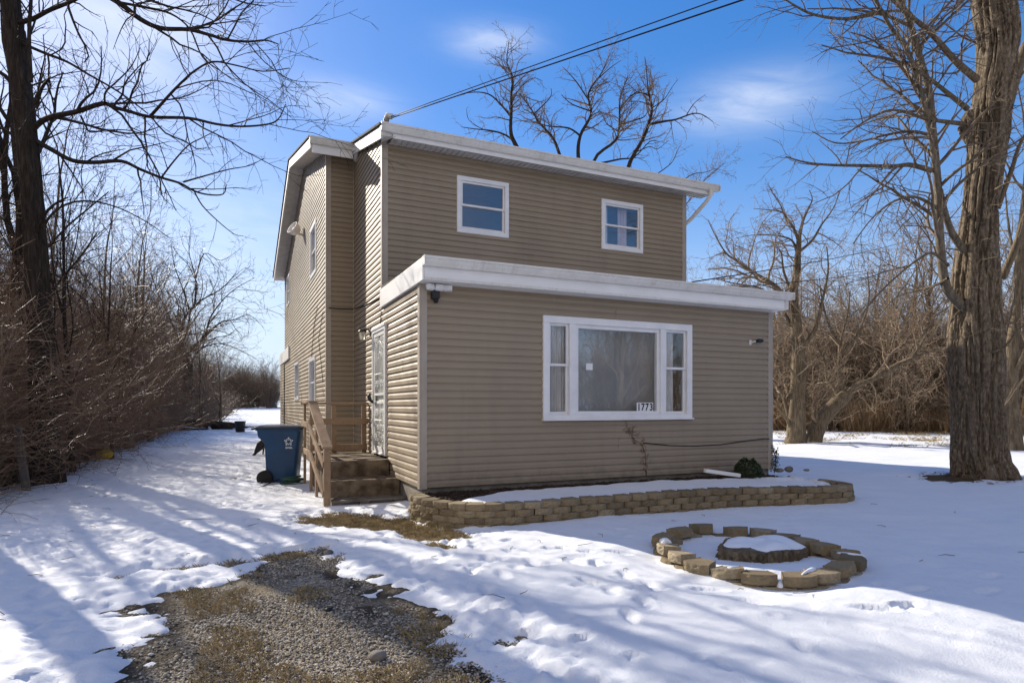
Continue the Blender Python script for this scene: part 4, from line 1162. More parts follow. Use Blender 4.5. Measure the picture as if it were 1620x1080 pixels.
for j in range(mr + 1):
    for i in range(n):
        t = i / n * 6.283; q = 1 - j / mr
        rad = .375 + .03 * math.sin(2 * t + .6) + .018 * math.sin(3 * t + 2) + .012 * math.sin(7 * t) + (.13 * max(0, math.cos(t - 3.0)) ** 9)
        rad = rad * .985 - .02 * (1 + math.sin(4 * t + 1)) - .03 * max(0, math.cos(t + 1.9)) ** 2
        z = .113 + .02 * math.sin(3 * t + 1) * q + (.055 * (1 - q ** 4)) + .022 * float(fbm(rad * q * math.cos(t) * 5, rad * q * math.sin(t) * 5, seed=15, octaves=3)) * (1 - q ** 3)
        rad += .025 * float(fbm(math.cos(t) * 4, math.sin(t) * 4, seed=16)) - .012
        v.append((rad * q * math.cos(t), rad * q * math.sin(t), z))
for j in range(mr):
    for i in range(n): f.append((j * n + i, j * n + (i + 1) % n, (j + 1) * n + (i + 1) % n, (j + 1) * n + i))
np_mesh('snow_cap', np.array(v) + np.array([STUMP.x, STUMP.y, 0]), f, M['clean_snow'], st)

# ---- steps and wooden rail at the side door
steps = thing('concrete_steps', 'worn concrete steps and landing up to the side door', 'steps', (1.8, 9.4, 0))
def slab(x0, x1, y0, y1, z0, z1, name):
    return MB().box(x0, x1, y0, y1, z0, z1).build(name, M['old_concrete'], steps, bevel=.014, seg=2)
slab(1.30, X0 - .03, 9.86, 11.75, 0.0, .60, 'landing'); slab(1.32, X0 + .02, 9.36, 9.858, 0.0, .352, 'tread')
mb = MB(); mb.box(1.30, 2.36, 8.98, 9.12, .085, .118); mb.box(1.30, 2.36, 9.14, 9.30, .085, .116)
for x in (1.30, 1.68, 2.18): mb.box(x, x + .14, 9.0, 9.34, -.02, .084)
tag(mb.build('wooden_pallet', M['grey_wood'], None, bevel=.004), 'weathered wooden pallet laid as the lowest step of the side steps', 'pallet')
rail = thing('wooden_railing', 'brown wooden handrail with posts beside the side door steps', 'railing', (1.22, 10.3, 0))
XR = 1.20
def part(name, mb): return mb.build(name, M['wood'], rail, bevel=.004)
def pst(x, y, z1, w=.085, d=.04): part('post', MB().box(x - d / 2, x + d / 2, y - w / 2, y + w / 2, -.05, z1))
pst(1.235, 9.08, .84, .09, .09); pst(XR, 9.96, 1.18); pst(XR, 10.68, 1.50); pst(XR, 11.62, 1.50)
part('post', MB().box(1.66, 1.745, 11.60, 11.64, .6, 1.48)); part('post', MB().box(2.20, 2.285, 11.60, 11.64, .6, 1.48))
part('top_rail', MB().beam((XR + .02, 11.70, 1.515), (XR + .02, 10.62, 1.515), .14, .036)); part('top_rail', MB().beam((XR + .02, 10.66, 1.512), (1.235, 9.02, .86), .14, .036))
part('top_rail', MB().beam((1.13, 11.62, 1.50), (2.31, 11.62, 1.50), .09, .036))
XO = XR - .041
def brd(z, y0, y1, h=.09): return MB().beam((XO, y0, z), (XO, y1, z), .036, h)
part('side_rail', brd(1.14, 11.72, 10.60)); part('side_rail', MB().beam((XO, 10.62, 1.14), (XO + .03, 9.06, .62), .036, .09))
part('side_rail', brd(.68, 11.72, 10.42)); part('side_rail', MB().beam((XO, 10.44, .68), (XO + .03, 9.06, .21), .036, .09))
part('back_rail', MB().beam((1.26, 11.578, 1.17), (2.31, 11.578, 1.17), .036, .11)); part('back_rail', MB().beam((1.26, 11.578, .70), (2.29, 11.578, .70), .036, .11))
# ---- recycling cart
cart_loc = P_z(448, 766, .03)
cart = thing('recycling_cart', 'blue wheeled recycling cart with a white emblem beside the wooden railing', 'recycling bin', (cart_loc.x, cart_loc.y + .33, gz(0, 12) + .02))
cart.rotation_euler = (0, 0, R(-14))
def lofted(rings, closed=True):
    mb = MB(); n = len(rings[0])
    for r in rings: mb.v += [tuple(p) for p in r]
    for j in range(len(rings) - 1):
        for i in range(n): mb.f.append((j * n + i, j * n + (i + 1) % n, (j + 1) * n + (i + 1) % n, (j + 1) * n + i))
    mb.f.append(tuple(range(n - 1, -1, -1))); mb.f.append(tuple((len(rings) - 1) * n + i for i in range(n)))
    return mb
def rrect(x0, x1, y0, y1, z, r=.06, n=4):
    out = []
    for (cx_, cy_, a0) in ((x1 - r, y1 - r, 0), (x0 + r, y1 - r, 90), (x0 + r, y0 + r, 180), (x1 - r, y0 + r, 270)):
        for k in range(n + 1):
            a_ = R(a0 + 90 * k / n); out.append((cx_ + r * math.cos(a_), cy_ + r * math.sin(a_), z))
    return out
# x: from the wheel side (-) to the front (+)
rings = [rrect(-.24, .28, -.24, .24, .03), rrect(-.24, .29, -.25, .25, .10), rrect(-.245, .315, -.27, .27, .45), rrect(-.26, .345, -.29, .29, .76), rrect(-.37, .36, -.30, .30, .88), rrect(-.385, .375, -.31, .31, .99),
         rrect(-.41, .40, -.33, .33, .995), rrect(-.41, .40, -.33, .33, 1.03)]
lofted(rings).build('body', M['blue'], cart, True, bevel=.008, local=True)
lid = [rrect(-.43, .42, -.35, .35, 1.033), rrect(-.43, .42, -.35, .35, 1.055), rrect(-.36, .36, -.29, .29, 1.085), rrect(-.3, .3, -.22, .22, 1.095)]
lofted(lid).build('lid', M['bin_lid'], cart, True, bevel=.006, local=True)
MB().tube([(-.47, -.26, 1.02), (-.47, .26, 1.02)], .018, 8).build('handle', M['bin_lid'], cart, True, local=True)
for s in (-1, 1):
    w = MB().lathe([(0, -.03), (.06, -.03), (.075, -.022), (.125, -.03), (.14, -.015), (.14, .015), (.125, .03), (.0, .03)], Matrix.Translation((-.245, s * .285, .135)) @ Matrix.Rotation(R(90), 4, 'X'), 22)
    w.build('wheel', M['black'], cart, True, local=True)
mb = MB()
def flat_poly(pts, y):
    mb.face(*[(x, y, z) for x, z in pts])
ecx, ecz, esc = .17, .79, .8; ey = -.2935
def face_y(z): return -(.29 + (z - .76) / .12 * .01) - .006 if z > .76 else -(.27 + (z - .45) / .31 * .02) - .006
for k in range(5):                                       # five little figures round a star
    a_ = R(90 + 72 * k); 
    hx_, hz_ = ecx + .066 * math.cos(a_), ecz + .066 * math.sin(a_)
    flat_poly([(hx_ + .015 * math.cos(R(t)), hz_ + .015 * math.sin(R(t))) for t in range(0, 360, 45)], face_y(hz_))
    for sd in (-1, 1):
        b1 = a_ + sd * .62; p0 = (ecx + .042 * math.cos(a_), ecz + .042 * math.sin(a_)); p1 = (ecx + .064 * math.cos(b1), ecz + .064 * math.sin(b1)); p2 = (ecx + .048 * math.cos(b1), ecz + .048 * math.sin(b1)); p3 = (ecx + .029 * math.cos(a_), ecz + .029 * math.sin(a_))
        q = [p0, p1, p2, p3]; y = face_y(ecz); mb.face(*[(x, y, z) for x, z in q])
for (x0, x1, z) in ((.115, .145, .685), (.15, .175, .685), (.18, .22, .685), (.11, .16, .665), (.168, .235, .665)):
    mb.face((x0, face_y(z), z), (x1, face_y(z), z), (x1, face_y(z), z + .012), (x0, face_y(z), z + .012))
mb.build('emblem', M['decal'], cart, local=True)

# ---- odds and ends by the cart
def coil(name, base, mat, label, cat, n=5, rad=.16, r=.018, seed=1):
    rr = random.Random(seed); pts = []
    for i in range(n * 18):
        t = i / 18 * 6.283; q = rad * (1 + .25 * math.sin(i * .11) + rr.gauss(0, .03))
        pts.append((base[0] + q * math.cos(t), base[1] + .7 * q * math.sin(t), base[2] + .02 + .026 * i / 18 + .02 * math.sin(i * .23)))
    return tag(MB().tube(pts, r, 6).build(name, mat, None, True), label, cat)
p = P_z(462, 766, .05); coil('garden_hose', (p.x, p.y, .03), M['green_hose'], 'tangled dark green garden hose at the foot of the blue cart', 'hose')
p1, p2 = P_z(403, 770, .05), P_z(440, 752, .1); mb = MB(); mb.tube([p1, (p1 + p2) / 2 + Vector((0, 0, .02)), p2 + Vector((0, 0, .05))], .012, 6); mb.tube([P_z(408, 772, .05), P_z(443, 757, .12)], .010, 6)
tag(mb.build('broken_sticks', M['twig_dark'], None, True), 'dark broken sticks poking out left of the blue cart', 'sticks')
p = P_z(416, 720, .03); mb = MB()
mb.tube([(p.x - .2, p.y, .12), (p.x - .05, p.y + .05, .32), (p.x + .15, p.y + .1, .52), (p.x + .5, p.y + .25, .55)], [.05, .13, .17, .14], 9)
mb.tube([(p.x - .2, p.y, .12), (p.x - .28, p.y - .05, .0)], [.05, .03], 6); mb.tube([(p.x + .05, p.y + .2, .35), (p.x, p.y + .22, .0)], .025, 6); mb.tube([(p.x + .1, p.y - .05, .4), (p.x + .08, p.y - .12, 0)], .025, 6)
tag(mb.build('tarp_bundle', M['dark'], None, True, bevel=0), 'dark covered bundle standing behind the blue cart', 'bundle')
# bucket and pole far up the drive
p = P_depth(380, 676, 31.0); zg = gz(p.x, p.y)
bk = thing('bucket', 'dark open bucket standing far up the snowy drive', 'bucket', (p.x, p.y, zg))
MB().lathe([(.0, .02), (.21, .02), (.24, .5), (.26, .56), (.27, .56), (.27, .60), (.22, .60), (.20, .1), (0, .1)], Matrix.Identity(4), 18).build('body', M['dark'], bk, True, local=True)
a_, c_ = P_depth(386, 675, 30.9), P_depth(424, 674, 30.5)
tag(MB().tube([a_, c_], .035, 6).build('metal_pole', M['dark'], None, True), 'dark pole lying level beside the far bucket', 'pole')
# log heap with snow
p = P_depth(300, 672, 33.0); zg = gz(p.x, p.y); hp = thing('log_heap', 'heap of dark logs and brush under patchy snow beside the drive', 'log heap', (p.x, p.y, zg))
rg = random.Random(6); mb = MB()
for k in range(46):
    a_ = rg.uniform(-.5, .5); x, y, z = p.x + rg.gauss(0, .85), p.y + rg.gauss(0, .5), zg + .1 + rg.random() * .5 * math.exp(-((k % 9) / 6) ** 2)
    L = rg.uniform(.4, 1.1)
    mb.tube([(x - L * math.cos(a_), y - L * math.sin(a_), z), (x, y, z + .06), (x + L * math.cos(a_), y + L * math.sin(a_), z - .05)], rg.uniform(.04, .12), 7)
mb.build('log_pile', M['bark_dark'], hp, True)
gxx, gyy = np.meshgrid(np.linspace(-1.5, 1.5, 40), np.linspace(-.9, .9, 26))
hz = .62 * np.exp(-(gxx / .95) ** 2 - (gyy / .7) ** 2) + .10 * fbm(gxx * 2.2, gyy * 2.2, seed=66) + .03
hz = np.where(fbm(gxx * 1.6 + 3, gyy * 1.6, seed=67) > -.10, hz, -.2)
ii = np.arange(40 * 26).reshape(26, 40)
np_mesh('snow_cap', np.stack([gxx + p.x, gyy + p.y, hz + zg], -1), np.stack([ii[:-1, :-1], ii[:-1, 1:], ii[1:, 1:], ii[1:, :-1]], -1).reshape(-1, 4), M['clean_snow'], hp)
# yellow ball-like float at the thicket foot
p = P_z(150, 721, .14) + Vector((.22, 0, 0)); 
yb = thing('yellow_ball', 'dented yellow plastic ball lying at the foot of the thicket', 'ball', (p.x, p.y, .03))
n = 20
v = []; f = []
for j in range(13):
    ph_ = j / 12 * math.pi
    for i in range(n):
        t = i / n * 6.283; w = 1 - .18 * math.exp(-((ph_ - .5) / .5) ** 2) + .03 * math.sin(3 * t)
        v.append((.19 * math.sin(ph_) * math.cos(t) * w * 1.15, .17 * math.sin(ph_) * math.sin(t) * w, .16 + .16 * math.cos(ph_) * w))
for j in range(12):
    for i in range(n): f.append((j * n + i, (j + 1) * n + i, (j + 1) * n + (i + 1) % n, j * n + (i + 1) % n))
np_mesh('shell', np.array(v), f, M['yellow'], yb, local=True)
MB().tube([(.0, -.02, .30), (.03, -.03, .325), (.07, -.03, .315)], .012, 6).build('handle', M['yellow'], yb, True, local=True)
# leaning post and old stump in the thicket edge
a_, c_ = P_z(44, 780, .0), P_depth(27, 676, 10.2)
mb = MB(); mb.beam((a_.x, a_.y, -.1), c_, .11, .11, (0, 1, 0)); tag(mb.build('fence_post', M['grey_wood'], None, bevel=.012), 'grey weathered wooden post leaning in the thicket at the left', 'post')
a_ = P_depth(197, 686, 21.0); zg = gz(a_.x, a_.y)
mb = MB(); mb.tube([(a_.x, a_.y, zg - .05), (a_.x, a_.y, zg + .2), (a_.x + .03, a_.y, zg + .6), (a_.x - .05, a_.y, zg + .98), (a_.x - .12, a_.y, zg + 1.08)], [.36, .27, .24, .17, .03], 11)
tag(mb.build('broken_stump', M['bark_light'], None, True), 'tall broken brown stump at the thicket edge past the yellow ball', 'stump')
# dark clods on the drive
for (u, v_, r, lab) in ((520, 873, .05, 'dark stone lying on the snow at the top of the gravel'), (598, 1036, .055, 'dark clod on the gravel in the lower middle'), (190, 980, .022, 'small dark stone at the left edge of the gravel'), (520, 961, .03, 'small dark clod within the upper gravel on the right')):
    p = P_z(u, v_, .02)
    o = np_mesh('clod', ico_v * np.array([r * 1.3, r, r * .8]) + np.array([p.x, p.y, r * .35]), None, M['stone'] if r > .04 else M['dark'], tris=ico_f)
    md = o.modifiers.new('s', 'SUBSURF'); md.levels = 1; md.render_levels = 2
    tag(o, lab, 'stone', 'dark stones on the gravel drive')
# overhead service wires
def wire_obj(a_, c_, sag, r, label, n=14):
    pts = []
    for i in range(n + 1):
        t = i / n; q = a_.lerp(c_, t); q.z -= sag * 4 * t * (1 - t); pts.append(q)
    tag(MB().tube(pts, r, 5).build('overhead_wire', M['cable'], None, True), label, 'wire', 'service wires to the house')
q0 = Vector((2.42, 10.22, 6.24))
e1 = P_depth(1135, 0, 6.3); e2 = P_depth(1168, 0, 6.3)
def ext(a_, e, k): return a_ + (e - a_) * k
wire_obj(q0, ext(q0, e1, 2.6), .0, .0065, 'upper overhead wire from the roof corner to the top of the picture')
wire_obj(q0 + Vector((.03, 0, -.01)), ext(q0, e2, 2.6), .0, .009, 'lower thicker overhead wire from the roof corner to the top of the picture')
a_, c_ = P_Y(1095, 446, YU + .4), P_depth(1400, 384, 34)
wire_obj(a_, ext(a_, c_, 1.8), .25, .014, 'thin wire running right from the house wall to the trees', 20)
a_, c_ = P_depth(1120, 458, 13.2), P_depth(1445, 412, 34)
wire_obj(a_, ext(a_, c_, 1.7), .3, .011, 'lower thin wire slanting right behind the porch roof', 20)
# a pale blue shed far beyond the woods
p = P_depth(1432, 642, 66.0); zg = gz(p.x, p.y)
shed = thing('shed', 'pale blue grey shed half hidden far behind the woods', 'shed', (p.x, p.y, zg))
M['shed'] = simple('shed_blue', (.16, .20, .34), (.22, .26, .40), 2, .7)
MB().box(-3, 3, -2, 2, -.2, 2.4).build('wall', M['shed'], shed, local=True)
MB().prism([(-2.3, 2.38), (0, 3.9), (2.3, 2.38), (2.3, 2.5), (0, 4.05), (-2.3, 2.5)][::-1], 'X', -3.3, 3.3).build('roof', M['shed'], shed, local=True)
MB().box(-.6, .6, -2.03, -1.99, 0, 2.0).build('door', M['white'], shed, local=True)
# ------------------------------------------------------------------ bare winter trees
class Tubes:
    """collects tapered polylines and turns them into one mesh, vectorised by length and side count"""
    def __init__(s): s.b = {}
    def add(s, pts, rad, sides):
        s.b.setdefault((len(pts), sides), []).append((pts, rad))
    def arrays(s):
        V, Q, base = [], [], 0
        for (n, sd), lst in s.b.items():
            P = np.array([l[0] for l in lst], np.float64); Rr = np.array([l[1] for l in lst], np.float64)
            T = np.empty_like(P); T[:, 1:-1] = P[:, 2:] - P[:, :-2]; T[:, 0] = P[:, 1] - P[:, 0]; T[:, -1] = P[:, -1] - P[:, -2]
            T /= np.linalg.norm(T, axis=2, keepdims=True) + 1e-9
            ref = np.zeros_like(T); avg = np.abs(T.mean(1)); k = avg.argmin(1)
            ref[np.arange(len(k)), :, k] = 1
            A = np.cross(ref, T); A /= np.linalg.norm(A, axis=2, keepdims=True) + 1e-9
            B = np.cross(T, A)
            th = np.arange(sd) * 2 * np.pi / sd
            ring = P[:, :, None, :] + (A[:, :, None, :] * np.cos(th)[None, None, :, None] + B[:, :, None, :] * np.sin(th)[None, None, :, None]) * Rr[:, :, None, None]
            m = len(lst)
            V.append(ring.reshape(-1, 3))
            ids = (np.arange(m * n * sd) + base).reshape(m, n, sd)
            i2 = np.roll(ids, -1, axis=2)
            Q.append(np.stack([ids[:, :-1], i2[:, :-1], i2[:, 1:], ids[:, 1:]], -1).reshape(-1, 4))
            base += m * n * sd
        return (np.concatenate(V), np.concatenate(Q)) if V else (np.zeros((0, 3)), np.zeros((0, 4), int))
    def build(s, name, mat, parent=None, local=False):
        v, q = s.arrays()
        return np_mesh(name, v, q, mat, parent, True, local)

def rnd_perp(d, rg):
    ax, ay, az_ = rg.gauss(0, 1), rg.gauss(0, 1), rg.gauss(0, 1)
    k = ax * d[0] + ay * d[1] + az_ * d[2]
    ax -= k * d[0]; ay -= k * d[1]; az_ -= k * d[2]
    n = math.sqrt(ax * ax + ay * ay + az_ * az_) + 1e-9
    return ax / n, ay / n, az_ / n

def grow(tb, p, d, L, r, lev, rg, c):
    """one branch with its children. c: wander, up (tropism per level), dens (children per metre), ang, ratio, rmin, sub(level->Tubes)"""
    n = 3 if lev >= c['max'] else min(9, max(4, int(L / c.get('seg', .25)) + 2))
    pts = [tuple(p)]; rad = [r]; dx, dy, dz = d; x, y, z = p; st = L / (n - 1)
    wn_ = c['wander'][min(lev, len(c['wander']) - 1)]; up = c['up'][min(lev, len(c['up']) - 1)]
    dirs = [(dx, dy, dz)]
    for i in range(1, n):
        dx += rg.gauss(0, wn_); dy += rg.gauss(0, wn_); dz += rg.gauss(0, wn_) + up
        q = math.sqrt(dx * dx + dy * dy + dz * dz); dx /= q; dy /= q; dz /= q
        x += dx * st; y += dy * st; z += dz * st
        pts.append((x, y, z)); rad.append(max(c['rmin'] * .6, r * (1 - .72 * i / (n - 1)))); dirs.append((dx, dy, dz))
    sides = 6 if r > .03 else (4 if r > .012 else 3)
    tb(lev).add(pts, rad, sides)
    if lev >= c['max']: return
    kids(tb, pts, rad, dirs, L, lev, rg, c)

def kids(tb, pts, rad, dirs, L, lev, rg, c, t0=.18):
    m = int(L * c['dens'][min(lev, len(c['dens']) - 1)] * rg.uniform(.8, 1.2) + rg.random())
    n = len(pts)
    for k in range(m):
        t = t0 + (1 - t0) * (k + rg.random()) / max(m, 1); f = min(t, .999) * (n - 1); i = int(f); f -= i
        p = tuple(pts[i][j] * (1 - f) + pts[i + 1][j] * f for j in range(3)); d = dirs[min(i + 1, n - 1)]
        a = R(rg.gauss(c['ang'], 12)); pr = rnd_perp(d, rg)
        nd = tuple(d[j] * math.cos(a) + pr[j] * math.sin(a) for j in range(3))
        rr = rad[i] * (1 - f) + rad[i + 1] * f
        cl_ = min(L * c['ratio'] * (1.15 - .55 * t) * rg.uniform(.55, 1.25), c.get('lmax', 9))
        if cl_ < .10: continue
        grow(tb, p, nd, cl_, max(c['rmin'], min(rr * .62, cl_ * .02)), lev + 1, rg, c)

def limb_path(px, d0, d1=None, n=4, wig=.0, rg=None):
    """pixels of the photo -> a smooth 3D limb, running from depth d0 to d1"""
    d1 = d0 if d1 is None else d1
    m = len(px); P = []
    for i, (u, v) in enumerate(px):
        P.append(tuple(P_depth(u, v, d0 + (d1 - d0) * i / max(m - 1, 1))))
    return smooth_path(P, n)
def taper(n, r0, r1): return [r0 + (r1 - r0) * (i / (n - 1)) ** .85 for i in range(n)]
def dirs_of(p):
    out = []
    for i in range(len(p)):
        a, b_ = np.array(p[max(i - 1, 0)]), np.array(p[min(i + 1, len(p) - 1)]); q = b_ - a; out.append(tuple(q / (np.linalg.norm(q) + 1e-9)))
    return out
def plen(p): return sum(math.dist(a, b_) for a, b_ in zip(p[:-1], p[1:]))

def bumpy_tube(pts, rads, sides=48, per=10, furrow=.05, freq=9.0, zf=.9, seed=1, lobes=0.0):
    """a trunk with real bark relief: (verts, quads)"""
    P = np.array(smooth_path([tuple(p) for p in pts], per)); n = len(P)
    rr = np.interp(np.linspace(0, 1, n), np.linspace(0, 1, len(rads)), rads)
    T = np.gradient(P, axis=0); T /= np.linalg.norm(T, axis=1)[:, None]
    A = np.cross(np.array([[0, 1, 0]]), T); A /= np.linalg.norm(A, axis=1)[:, None]; B = np.cross(T, A)
    th = np.arange(sides) * 2 * np.pi / sides
    S = np.concatenate([[0], np.cumsum(np.linalg.norm(np.diff(P, axis=0), axis=1))])
    cx_, cy_ = np.cos(th)[None] * rr[:, None], np.sin(th)[None] * rr[:, None]
    zz = S[:, None] * np.ones((1, sides))
    wob = fbm(zz * .8, cx_ * 2, cy_ * 2, seed=seed + 5, octaves=2) * .35
    n1 = np.abs(fbm(cx_ * freq + wob, cy_ * freq + wob, zz * zf, octaves=4, seed=seed, gain=.55))
    n2 = fbm(cx_ * freq * .25, cy_ * freq * .25, zz * zf * .6, octaves=3, seed=seed + 3)
    rel = (sstep(0, .16, n1) - .7) * furrow * .62 + n2 * furrow * .55 + (n1 - .2) * furrow * .5 + lobes * np.sin(th * 5 + 1 + zz * .2) * np.exp(-zz / .7)
    rad = rr[:, None] + rel
    V = P[:, None] + A[:, None] * (np.cos(th)[None, :, None] * rad[..., None]) + B[:, None] * (np.sin(th)[None, :, None] * rad[..., None])
    ids = np.arange(n * sides).reshape(n, sides); i2 = np.roll(ids, -1, 1)
    Q = np.stack([ids[:-1], i2[:-1], i2[1:], ids[1:]], -1).reshape(-1, 4)
    return V.reshape(-1, 3), Q

def traced_limb(root, name, px, d0, d1, r0, r1, crown, rg, c, mat, sub=None, lev=0, t0=.1, crown_only=False):
    p = limb_path(px, d0, d1)
    rad = taper(len(p), r0, r1)
    tb = Tubes(); tb.add(p, rad, 9 if r0 > .06 else 6)
    kids(crown, p, rad, dirs_of(p), plen(p), lev, rg, c, t0)
    if not crown_only: tb.build(name, mat, root)
    return p

# ================= the big furrowed tree at the right
D = 12.15
rg = random.Random(101)
OFFAX = .78
big_t = thing('bare_tree', 'massive bare tree with deeply furrowed bark standing at the right of the yard', 'tree', (BIG.x, BIG.y, 0))
tp = [P_depth(1553, 800, D), P_depth(1552, 757, D), P_depth(1548, 730, D), P_depth(1547, 690, D), P_depth(1545, 640, D), P_depth(1544, 590, D), P_depth(1544, 540, D), P_depth(1544, 490, D), P_depth(1545, 440, D), P_depth(1547, 390, D), P_depth(1552, 330, D), P_depth(1558, 270, D), P_depth(1563, 210, D), P_depth(1570, 160, D), P_depth(1577, 110, D), P_depth(1580, 60, D), P_depth(1572, 0, D), P_depth(1560, -90, D), P_depth(1552, -200, D), P_depth(1560, -330, D)]
k = D / F_PX * OFFAX
tr_ = [x * k for x in (72, 56, 46, 41.5, 42, 46, 45.5, 42, 41, 36, 30, 31, 36, 33, 32, 33, 33, 28, 21, 10)]
v, q = bumpy_tube(tp, tr_, 320, 50, .095, 7.5, .72, 5, lobes=.13)
np_mesh('trunk', v, q, M['bark_big'], big_t)
v, q = bumpy_tube([P_depth(1534, 228, D - .10), P_depth(1529, 202, D - .14), P_depth(1534, 176, D - .10)], [.03, .14, .05], 40, 12, .05, 9, 1, 8)
np_mesh('burl', v, q, M['bark_big'], big_t)
cr = Tubes(); crown = lambda lev: cr
CB = dict(max=3, wander=(.10, .14, .18), up=(.0, -.012, -.02), dens=(3.7, 5.2, 5.6), ang=46, ratio=.45, rmin=.0036, lmax=1.9, seg=.22)
def BL(px, r0, r1, d0=D, d1=None, c=CB, mat='bark_grey', t0=.1): return traced_limb(big_t, 'limb', px, d0, d1 if d1 else d0, r0, r1, crown, rg, c, M[mat], t0=t0)
BL([(1540, 500), (1516, 478), (1496, 450), (1487, 380), (1484, 300), (1476, 209), (1470, 144), (1457, 96), (1439, 35), (1424, 0), (1400, -70), (1390, -150)], .10, .032, D - .02, D - 1.0, mat='bark_light', t0=.25)
BL([(1486, 316), (1482, 285), (1476, 235), (1462, 165), (1448, 117), (1435, 78), (1409, 43), (1387, 4), (1350, -60)], .060, .022, D - .36, D - 1.3, mat='bark_light', t0=.2)
BL([(1532, 405), (1508, 372), (1496, 340), (1487, 300)], .075, .05, D - .05, D - .42, mat='bark_light')
BL([(1545, 126), (1510, 95), (1476, 56), (1440, 25), (1400, -10)], .07, .025, D - .2, D - 1.6)
BL([(1530, 172), (1500, 148), (1472, 126), (1446, 110)], .055, .02, D - .2, D - 1.2)
BL([(1474, 270), (1440, 261), (1413, 263), (1360, 262), (1313, 261), (1275, 257), (1243, 248)], .05, .010, D - .5, D - 1.0)
BL([(1524, 196), (1490, 192), (1461, 187), (1413, 174), (1370, 191), (1330, 220)], .05, .010, D - .3, D - 1.4)
BL([(1391, 20), (1365, 26), (1339, 30), (1310, 28), (1283, 22), (1262, 12), (1243, 0), (1225, -12)], .04, .010, D - 1.1, D - 2.0)
BL([(1476, 215), (1440, 208), (1400, 214), (1360, 224), (1320, 226), (1285, 208)], .035, .008, D - .5, D + .8)
BL([(1484, 330), (1450, 312), (1415, 318), (1380, 345), (1350, 385)], .035, .008, D - .5, D - 1.4)
BL([(1500, 420), (1475, 400), (1450, 412), (1420, 436), (1385, 470), (1362, 500)], .035, .008, D - .4, D - 1.3)
BL([(1500, 440), (1478, 452), (1450, 460), (1418, 470), (1390, 500)], .03, .008, D - .4, D + 1)
BL([(1590, 170), (1606, 120), (1622, 75), (1650, 20), (1680, -60)], .14, .05, D, D + .6)
BL([(1578, 330), (1600, 270), (1615, 225), (1640, 190)], .06, .02, D, D - .6); BL([(1585, 440), (1605, 395), (1622, 340), (1650, 290)], .08, .03, D + .2, D - .2)
BL([(1560, 560), (1590, 548), (1612, 520), (1640, 505)], .03, .008, D - .4, D - .9); BL([(1580, 660), (1600, 628), (1625, 590), (1650, 560)], .03, .01, D + 2.5, D + 2.2)
BL([(1575, 300), (1600, 288), (1630, 300)], .03, .008, D - .4, D - 1.0)
for (u, v_) in ((1570, -60), (1560, -130), (1556, -210), (1590, -40)):                # limbs above the frame
    for s in (-1, 1):
        BL([(u, v_), (u + s * 60, v_ - 60), (u + s * 150, v_ - 110), (u + s * 240, v_ - 120)], .12, .03, D, D - 2.5 + s)
# short sprouts on the bark
for kk_ in range(80):
    v_ = rg.uniform(120, 690); d_ = (rg.gauss(0, .6), -.7 + rg.gauss(0, .4), rg.gauss(.2, .4)); nn = math.sqrt(sum(x * x for x in d_))
    u_ = 1546 + rg.uniform(-36, 34) + (8 if v_ < 300 else 0)
    grow(crown, tuple(P_depth(u_, v_, D - .36)), tuple(x / nn for x in d_), rg.uniform(.25, .75), .007, 2, rg, CB)
cr.build('crown', M['twig_light'], big_t)

# ================= the dark tree at the left with long limbs over the drive
D = 11.4
rg = random.Random(202)
lb = P_z(72, 767, 0)
left_t = thing('bare_tree', 'tall dark bare tree at the left edge reaching long limbs over the drive', 'tree', (lb.x, lb.y, 0))
tp = [P_depth(76, 790, D), P_depth(74, 740, D), P_depth(70, 680, D), P_depth(66, 560, D), P_depth(60, 460, D), P_depth(53, 350, D), P_depth(46, 250, D), P_depth(38, 170, D), P_depth(28, 100, D), P_depth(20, 30, D), P_depth(14, -40, D), P_depth(10, -160, D), P_depth(20, -300, D)]
k = D / F_PX * OFFAX
v, q = bumpy_tube(tp, [x * k for x in (34, 27, 24, 22, 21, 20, 18.5, 16.5, 15.5, 15, 14, 11, 4)], 90, 16, .045, 10, .9, 15, lobes=.05)
np_mesh('trunk', v, q, M['bark_dark'], left_t)
cr = Tubes(); crown = lambda lev: cr
CL = dict(max=3, wander=(.10, .15, .2), up=(.0, .01, .0), dens=(2.4, 3.8, 4.4), ang=42, ratio=.42, rmin=.0040, lmax=2.0, seg=.22)
def LL(px, r0, r1, d0=D, d1=None, c=CL, t0=.12): return traced_limb(left_t, 'limb', px, d0, d1 if d1 else d0, r0 * .66, r1 * .75, crown, rg, c, M['bark_dark'], t0=t0)
LL([(52, 205), (66, 192), (85, 184), (120, 177), (162, 164), (180, 170), (200, 175), (238, 185), (298, 187), (340, 196), (375, 200), (415, 198), (439, 190), (452, 165)], .085, .010, D, D - 1.6)
LL([(238, 184), (255, 165), (273, 145), (290, 128), (307, 113), (336, 98), (375, 104), (415, 113), (458, 108)], .045, .008, D - .8, D - 2.4)
LL([(128, 184), (136, 200), (143, 209), (170, 206), (200, 206), (225, 211)], .03, .008, D - .4, D - 1.2)
LL([(166, 163), (167, 146), (184, 130), (204, 110), (215, 92), (221, 76)], .03, .007, D - .6, D + .3)
LL([(54, 221), (80, 236), (115, 254), (150, 257), (192, 255), (222, 268), (255, 281), (285, 290), (307, 302), (330, 308), (353, 307), (358, 292)], .075, .012, D, D + .8)
LL([(256, 280), (275, 255), (298, 230), (320, 218), (345, 205)], .03, .008, D + .5, D - .3)
LL([(290, 288), (325, 278), (362, 268), (395, 262), (418, 250)], .03, .007, D + .6, D + 1.6)
LL([(306, 300), (320, 325), (345, 350), (370, 370), (384, 373)], .022, .006, D + .6, D + .2)
